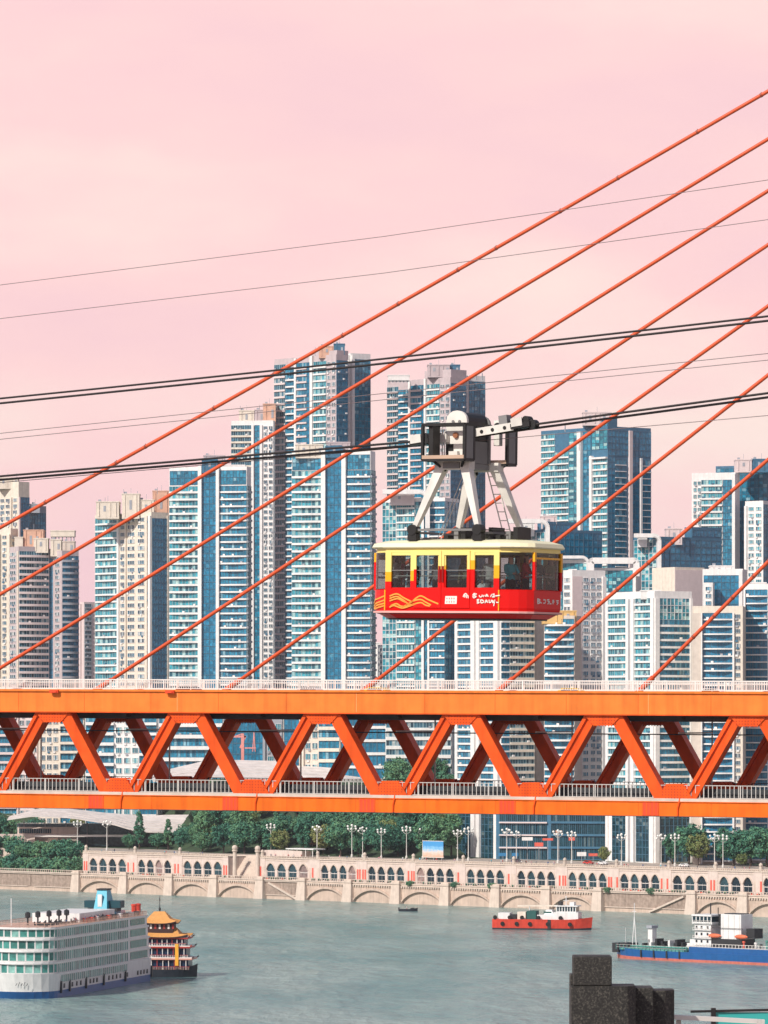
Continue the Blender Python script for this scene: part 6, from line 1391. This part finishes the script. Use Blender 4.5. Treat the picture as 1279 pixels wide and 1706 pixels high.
for st in [[(870, 812), (872, 872)], [(870, 812), (895, 825), (875, 842), (900, 855), (872, 872)], [(905, 858), (910, 864)], [(925, 822), (945, 825), (940, 860), (925, 862)], [(960, 820), (980, 818)], [(970, 820), (968, 840), (985, 842), (965, 872)], [(985, 868), (1000, 866)], [(1010, 825), (1025, 822)], [(1018, 820), (1016, 872)], [(1008, 845), (1028, 842)], [(1045, 828), (1068, 826)], [(1050, 845), (1065, 850), (1052, 875)]]:
    pts = smooth_pts([g3(*p) for p in st], 3)
    for i in range(len(pts) - 1):
        p, q_ = pts[i], pts[i + 1]; b.bar((xe, p[0], p[1]), (xe, q_[0], q_[1]), .034, .012, WMK, side=Vector((1, 0, 0)))
b.build('end_lettering', car)
# roof gear and hanger
feet = {'A': (-1.2, -1.3), 'B': (1.2, -1.3), 'C': (1.2, 1.3), 'D': (-1.2, 1.3)}; tops = {'A': (-.44, -.86), 'B': (.44, -.86), 'C': (.44, .86), 'D': (-.44, .86)}
ZF, ZT = 2.72, 4.75
for k in 'ABCD':
    p, q = Vector((*feet[k], ZF)), Vector((*tops[k], ZT)); b = MB(); d = (q - p).normalized(); sd = Vector((0, 1, 0)); a = d.cross(sd).normalized()
    w0, w1 = .15, .31; vs_ = []
    for (c, w_, dp) in ((p, w0, .16), (q, w1, .30)):
        for (i, j) in ((-1, -1), (1, -1), (1, 1), (-1, 1)): vs_.append(c + a * i * w_ / 2 + sd * j * dp / 2)
    b.add(vs_, [(0,3,2,1),(4,5,6,7),(0,1,5,4),(1,2,6,5),(2,3,7,6),(3,0,4,7)], STW); lg_ = b.build('hanger_leg', car)
    b = MB(); b.box(feet[k][0] - .16, feet[k][0] + .16, feet[k][1] - .12, feet[k][1] + .12, 2.40, 2.62, STK); b.add(*ring_y(feet[k][0], feet[k][1] - .14, 2.74, .17, .28), STK); b.build('foot_pin', lg_)
for sg in (-1, 1):
    b = MB(); b.box(-.64, .64, sg * .86 - .16, sg * .86 + .16, ZT - .12, ZT + .16, STW); b.build('cross_bar', car)
    b = MB(); b.bar((-1.2, sg * 1.3, 2.74), (1.2, sg * 1.3, 2.74), .07, .07, STG); b.bar((sg * 1.2, -1.3, 2.66), (sg * 1.2, 1.3, 2.66), .07, .07, STG, side=Vector((1, 0, 0))); b.build('tie_bar', car)
b = MB(); b.box(-.30, .30, -1.08, 1.08, ZT - .08, ZT + .10, STG); b.build('yoke', car)
# ladder from roof to carriage
b = MB()
for x in (.34, .62): b.tube([(x + .30, 1.15, 2.5), (x - .35, .98, 4.9)], .022, RAILG, 5)
for k in range(9): f_ = k / 8.5; b.tube([(.64 - .65 * f_, 1.15 - .17 * f_, 2.55 + 2.35 * f_), (.92 - .65 * f_, 1.15 - .17 * f_, 2.55 + 2.35 * f_)], .016, RAILG, 5)
b.build('ladder', car)
for x0 in (-.55, -.42): 
    b = MB(); b.tube([(x0 - .35, -.4, 2.45), (x0 + .35, .1, 4.7)], .014, RAILG, 5); b.build('stay_rod', car)
for k in range(9): b = MB(); x = -.6 + k * .32; h_ = .10 + .12 * (k % 3); b.box(x, x + .16, -.5 + .1 * (k % 2), .1 + .1 * (k % 3), 2.47, 2.5 + h_, [STK, STG, STK][k % 3]); b.build('roof_equipment', car)
b = MB(); b.box(-1.9, -.9, -.7, .9, 2.47, 2.52, STG); b.tube([(-1.7, -.6, 2.5), (-1.7, -.6, 2.75), (1.7, -.6, 2.75), (1.7, -.6, 2.5)], .02, STK, 5); b.build('roof_rack', car)
# head: rounded housing, carriage beam with rollers, two service cages
def housing(y0, y1, hw, z0, z1, mt):
    b = MB(); pts = [(-hw, z0), (hw, z0), (hw, z1 - hw * .8)] + [(hw * math.cos(a * math.pi / 8), z1 - hw * .8 + hw * .8 * math.sin(a * math.pi / 8)) for a in range(1, 8)] + [(-hw, z1 - hw * .8)]
    b.plate(pts, y0, y1, mt); return b
housing(-.62, -.52, .38, 4.9, 6.50, STW).build('housing_plate', car, mw=Matrix.Translation((-.10, 0, 0)))
housing(-.51, .62, .36, 5.55, 6.46, STK).build('housing', car, mw=Matrix.Translation((-.08, 0, 0)))
housing(.62, .70, .36, 4.88, 6.40, STG).build('housing_plate', car, mw=Matrix.Translation((.0, 0, 0)))
b = MB(); b.box(-.34, .30, -.36, .6, 4.86, 5.55, STG); b.build('pivot_block', car)
b = MB(); b.add(*ring_y(-.10, -.70, 5.72, .09, .1), mat('rust_bolt', (.30, .12, .06), .6)); b.add(*ring_y(-.22, -.65, 6.15, .05, .04), STG); b.add(*ring_y(.02, -.65, 6.15, .05, .04), STG); b.build('pivot_bolt', car)
b = MB(); b.box(-.46, -.20, -.66, -.622, 4.92, 5.45, STK); b.build('hatch', car)
# carriage follows the rope slope (rises to the right)
CARZ = 5.76; SLP = .125
cgr = link('carriage', None, car) if False else None
T_ = Matrix.Translation((0, 0, CARZ)) @ Matrix.Rotation(-SLP, 4, 'Y')
b = MB(); b.box(-1.4, 1.7, -.16, -.10, -.10, .15, STW); b.box(-1.4, 1.7, .10, .16, -.10, .15, STW); cb = b.build('carriage_beam', car, mw=T_)
for k in range(10):
    x = -1.5 + k * .37; b = MB(); b.add(*ring_y(x, -.09, .08, .15, .18), STK); b.build('roller', cb)
for x in (.55, .95, 1.4): b = MB(); b.add(*ring_y(x, -.175, .02, .06, .015), STK); b.build('beam_hole', cb)
for x, s_ in ((-1.78, -1), (1.98, 1)):
    b = MB(); b.box(x - .35, x + .35, -.20, .20, -.06, .10, STK); b.add(*ring_y(x - .2, -.14, .14, .14, .28), STK); b.add(*ring_y(x + .18, -.14, .16, .13, .28), STK); b.add(*ring_y(x + .38, -.12, .0, .15, .24), STK); b.box(x - .3, x + .1, -.23, -.2, .0, .26, STW); b.build('rope_guide', cb)
b = MB(); b.box(1.2, 1.5, -.15, .15, .15, .42, STG); b.build('motor_box', cb)
def cage(yc, x0, x1, z0, z1, dp):
    r = MB(); w_ = .045
    for x in (x0, x1):
        for y in (yc - dp / 2, yc + dp / 2): r.box(x - w_, x + w_, y - w_, y + w_, z0, z1, STK)
    for z in (z0, z1):
        for y in (yc - dp / 2, yc + dp / 2): r.box(x0, x1, y - w_, y + w_, z - w_, z + w_, STK)
        for x in (x0, x1): r.box(x - w_, x + w_, yc - dp / 2, yc + dp / 2, z - w_, z + w_, STK)
    o = r.build('service_cage', car); b = MB(); b.box(x0, x1, yc - dp / 2 - .05, yc + dp / 2, z0 + .03, z0 + .14, TANP); b.build('plank_floor', o)
    b = MB(); b.box(x0 + .18, x0 + .34, yc - dp / 2 + .05, yc + dp / 2 - .05, z0 + .1, z1, STK); b.build('cage_panel', o); b = MB(); b.box(x1 - .02, x1 + .03, yc - dp / 2, yc + dp / 2, z0, z1, STG); b.build('cage_panel', o)
    for sg in (x0 + .2, x1 - .2): b = MB(); b.bar((sg, yc, z0), (sg * .5, yc * .75, z0 - .32), .07, .07, STK); b.build('bracket', o)
    return o
cage(-1.18, -.82, .72, 4.92, 6.02, .52); cage(1.18, -.70, .82, 4.86, 5.98, .52)
b = MB(); b.box(.40, .60, .80, 1.0, 5.45, 6.25, STW); b.build('damper', car)
b = MB(); b.tube([(-.5, -.8, 5.0), (-.5, -.8, 5.9)], .02, RAILG, 5); b.tube([(-.42, -.8, 5.0), (-.42, -.8, 5.9)], .02, RAILG, 5); b.box(-.62, -.36, -.8, -.6, 5.5, 5.75, STW); b.box(-.30, .02, -.75, -.55, 4.98, 5.22, STW); b.build('cage_gear', car)
# passengers
pp = [(2.05, -.75, 'teal', 'black', 'hold', 1.2, 'passenger in a teal shirt at the near corner window of the cable car'), (2.45, .25, 'black', 'black', 'hold', 1.6, 'passenger in black behind the end window'), (1.7, .2, 'white', 'blue', 'stand', 2.0, 'passenger in white in the middle of the near corner'), (2.3, -.25, 'red', 'black', 'hold', 1.9, 'passenger in red patterned top by the end window'), (1.45, -.95, 'white', 'grey', 'stand', .5, 'passenger in white beside the fourth side window'), (-2.3, -.55, 'white', 'black', 'hold', -1.2, 'passenger in white at the left corner window'), (-1.5, -.9, 'black', 'grey', 'stand', .2, 'passenger in black behind the first side window'), (-.6, -.85, 'grey', 'black', 'stand', -.4, 'passenger in grey at the left door window'), (.5, -.8, 'olive', 'black', 'stand', .3, 'passenger in olive behind the right door window'), (2.5, .9, 'olive', 'black', 'up', 1.4, 'passenger in olive at the far end corner'), (-.2, .6, 'black', 'black', 'stand', 2.5, 'passenger in black at the far side windows'), (1.1, .8, 'grey', 'black', 'stand', 2.2, 'passenger in grey near the far side')]
for x, y, sh_, lg2, ps, rz_, lab in pp:
    p = CM @ Vector((x, y, .215)); person(lab, 'cable car passengers', sh_, lg2, ps, p, rz_ - .6, .98 + prr.uniform(0, .06))
# ------------------------------------------------------------------ ropes
ROPEK = mat('steel_rope', (.045, .04, .04), .45, .5, var=.1); ROPET = mat('thin_wire', (.22, .17, .17), .5, .3)
cd = Vector((math.cos(AL), -math.sin(AL))); cn = Vector((math.sin(AL), math.cos(AL))); CO = Vector((cc.x, cc.y))
def rope_pt(px, py, off):
    k = (px - CX) / F; p = CO + cn * off; s_ = (k * p.y - p.x) / (cd.x - k * cd.y); q = p + cd * s_
    return Vector((q.x, q.y, H - (py - HY) * q.y / F))
def rope(label, pts, off, r, mt=ROPEK, name='track_rope', sag=0.0):
    P = [rope_pt(x, y, off) for x, y in pts]; a = P[0] + (P[0] - P[1]).normalized() * 60; z = P[-1] + (P[-1] - P[-2]).normalized() * 60
    full = [a] + P + [z]; out = []
    for i in range(len(full) - 1):
        for k in range(8): f_ = k / 8; q = full[i].lerp(full[i + 1], f_); out.append(q - Vector((0, 0, sag * 4 * f_ * (1 - f_) if i == 1 and len(P) == 2 else 0)))
    out.append(full[-1]); b = MB(); b.tube(out, r, mt, 8); o = b.build(name, smooth=True); return tag(o, label, 'rope', 'cable car ropes')
rope('upper of the two black ropes that carry the cable car', [(0, 793.5), (690, 735.5), (880, 708.5), (1279, 655)], -.06, .036)
rope('lower of the two black ropes that carry the cable car', [(0, 799.5), (690, 742), (880, 715), (1279, 662)], .06, .038)
rope('thin wire just below the cable car ropes at left', [(0, 804), (280, 780), (690, 744)], .12, .011, ROPET, 'hauling_wire')
rope('upper of the two thick black ropes above the cable car', [(0, 664), (1279, 527)], 13, .036, sag=.05)
rope('lower of the two thick black ropes above the cable car', [(0, 672), (1279, 534.5)], 13, .040, sag=.05)
rope('upper of the thin wire pair behind the tallest towers', [(0, 722), (1279, 589)], 12, .012, ROPET, 'hauling_wire')
rope('lower of the thin wire pair behind the tallest towers', [(0, 732), (1279, 600)], 12.5, .012, ROPET, 'hauling_wire')
rope('topmost thin wire crossing the pink sky', [(0, 475), (640, 394), (1279, 300)], 6, .011, ROPET, 'overhead_wire')
rope('second thin wire from the top crossing the pink sky', [(0, 531), (640, 455), (1279, 366)], 6.5, .011, ROPET, 'overhead_wire')
# ------------------------------------------------------------------ people along the promenade and boats
for k in range(90):
    px = prr.uniform(150, 1275)
    if 380 < px < 434: continue
    t_ = 4.7 + prr.uniform(0, 1.2); s_ = bank_s(px, t_); p = bank(s_, t_, LZ - ZW - .4 + ZW - .5 + .36 + .0)
    p.z = ZW - .5 + (LZ - ZW - .4) + .35
    person('one of the tiny strollers leaning at the arcade roof parapet', 'strollers on the arcade roof', prr.choice(cols), prr.choice(['black', 'blue', 'grey']), prr.choice(['stand', 'walk', 'hold']), p, prr.uniform(0, 6.28), prr.uniform(.95, 1.08))
p = Vector(sb_) + Vector((-.6, 0, .3)); person('boatman in white standing in the small dark boat', 'people on boats', 'white', 'red', 'stand', p, 1.2, 1.05)
for k in range(12):
    x = prr.uniform(12, 60); y = prr.uniform(1.0, 2.4); p = ship.matrix_basis @ Vector((x, y, zt + .12)); person('one of the passengers standing on the cruise ship sun deck', 'cruise ship passengers', prr.choice(cols), 'black', 'stand', p, prr.uniform(0, 6.28))
# ------------------------------------------------------------------ foreground granite pier and glass rail, on the terrace below the camera
GRN = bpy.data.materials.new('speckled_granite'); GRN.use_nodes = True; t_ = GRN.node_tree; bs = t_.nodes['Principled BSDF']; bs.inputs['Roughness'].default_value = .6
g_ = N('ShaderNodeTexCoord', t_); v_ = N('ShaderNodeTexNoise', t_); v_.inputs['Scale'].default_value = 34; v_.inputs['Detail'].default_value = 6; v_.inputs['Roughness'].default_value = .8; t_.links.new(g_.outputs['Object'], v_.inputs['Vector'])
c_ = N('ShaderNodeValToRGB', t_); el = c_.color_ramp.elements; el[0].position = .42; el[0].color = (.006, .006, .005, 1); el[1].position = .66; el[1].color = (.12, .11, .09, 1); k = el.new(.53); k.color = (.022, .021, .018, 1)
t_.links.new(v_.outputs['Fac'], c_.inputs[0]); t_.links.new(c_.outputs[0], bs.inputs['Base Color']); bp_ = N('ShaderNodeBump', t_); bp_.inputs['Strength'].default_value = .25; bp_.inputs['Distance'].default_value = .01; t_.links.new(v_.outputs['Fac'], bp_.inputs['Height']); t_.links.new(bp_.outputs[0], bs.inputs['Normal'])
FD = 60.0; fk = FD / F; base = at(985, 1706, FD); gz = 55.2
gp = thing('granite_pier', 'dark speckled granite parapet pier with square cap in the lower right', 'pier', (base.x, base.y, gz))
gi = Matrix.Translation(-Vector(gp.location))
def fb(nm, x0, x1, y0, y1, dpt, d0=0.0, chamf=0.0, zb=None):
    p, q = at(x0, y1, FD + d0), at(x1, y0, FD + d0); z0 = p.z if zb is None else zb; b = MB()
    X0, X1, Y0, Y1 = p.x, q.x, FD + d0, FD + d0 + dpt
    if chamf: b.prism([(X0, Y0), (X1 - chamf, Y0), (X1, Y0 + chamf), (X1, Y1), (X0, Y1)], z0, q.z, GRN)
    else: b.box(X0, X1, Y0, Y1, z0, q.z, GRN)
    o = link(nm, b.mesh(nm), gp, gi); bv = o.modifiers.new('bevel', 'BEVEL'); bv.width = .012; bv.segments = 2; return o
fb('cap_block', 955, 1019, 1593, 1642, .46)
fb('upper_block', 951, 1059, 1643, 1706, .62, -.08, .10, zb=gz)
fb('side_block', 1056, 1088, 1645, 1706, .5, .30, zb=gz)
fb('side_block', 1084, 1124, 1650, 1706, .5, .55, .12, zb=gz)
fb('back_slab', 949.5, 957, 1623, 1706, .3, .25, zb=gz)
rl = thing('glass_balustrade', 'teal glass balustrade with pale handrail at the bottom right corner', 'balustrade', (at(1200, 1706, 62).x, 62, gz)); ri = Matrix.Translation(-Vector(rl.location))
b = MB(); b.bar(at(1122, 1694, 61.3), at(1273, 1702, 61.6), .055, .12, RAILW); link('handrail', b.mesh('handrail'), rl, ri)
b = MB(); p, q = at(1188, 1706, 63), at(1330, 1686, 63); b.box(p.x, q.x, 63, 63.03, gz, q.z, mat('teal_rail_glass', (.04, .38, .36), .15, spec=.6)); link('glass_pane', b.mesh('glass_pane'), rl, ri)
b = MB(); b.bar(at(1150, 1685, 63), at(1330, 1681, 63), .03, .06, STK); b.box(at(1188, 0, 63).x - .03, at(1188, 0, 63).x + .03, 62.96, 63.06, gz, at(1188, 1679, 63).z, STK); link('rail_frame', b.mesh('rail_frame'), rl, ri)
for x in (1130, 1265): b = MB(); p = at(x, 1696, 61.4); b.box(p.x - .03, p.x + .03, 61.35, 61.45, gz, p.z - .02, RAILG); link('post', b.mesh('post'), rl, ri)
# ------------------------------------------------------------------ thin river haze round the whole scene
hz = bpy.data.materials.new('thin_haze'); hz.use_nodes = True; t_ = hz.node_tree; t_.nodes.clear()
o_ = N('ShaderNodeOutputMaterial', t_); pv = N('ShaderNodeVolumePrincipled', t_); pv.inputs['Color'].default_value = (.86, .92, 1, 1); pv.inputs['Density'].default_value = 0.00003; pv.inputs['Anisotropy'].default_value = .2
t_.links.new(pv.outputs[0], o_.inputs['Volume'])
b = MB(); b.box(-4500, 4500, -700, 6200, -70, 320, hz); o = b.build('haze'); tag(o, kind='stuff')
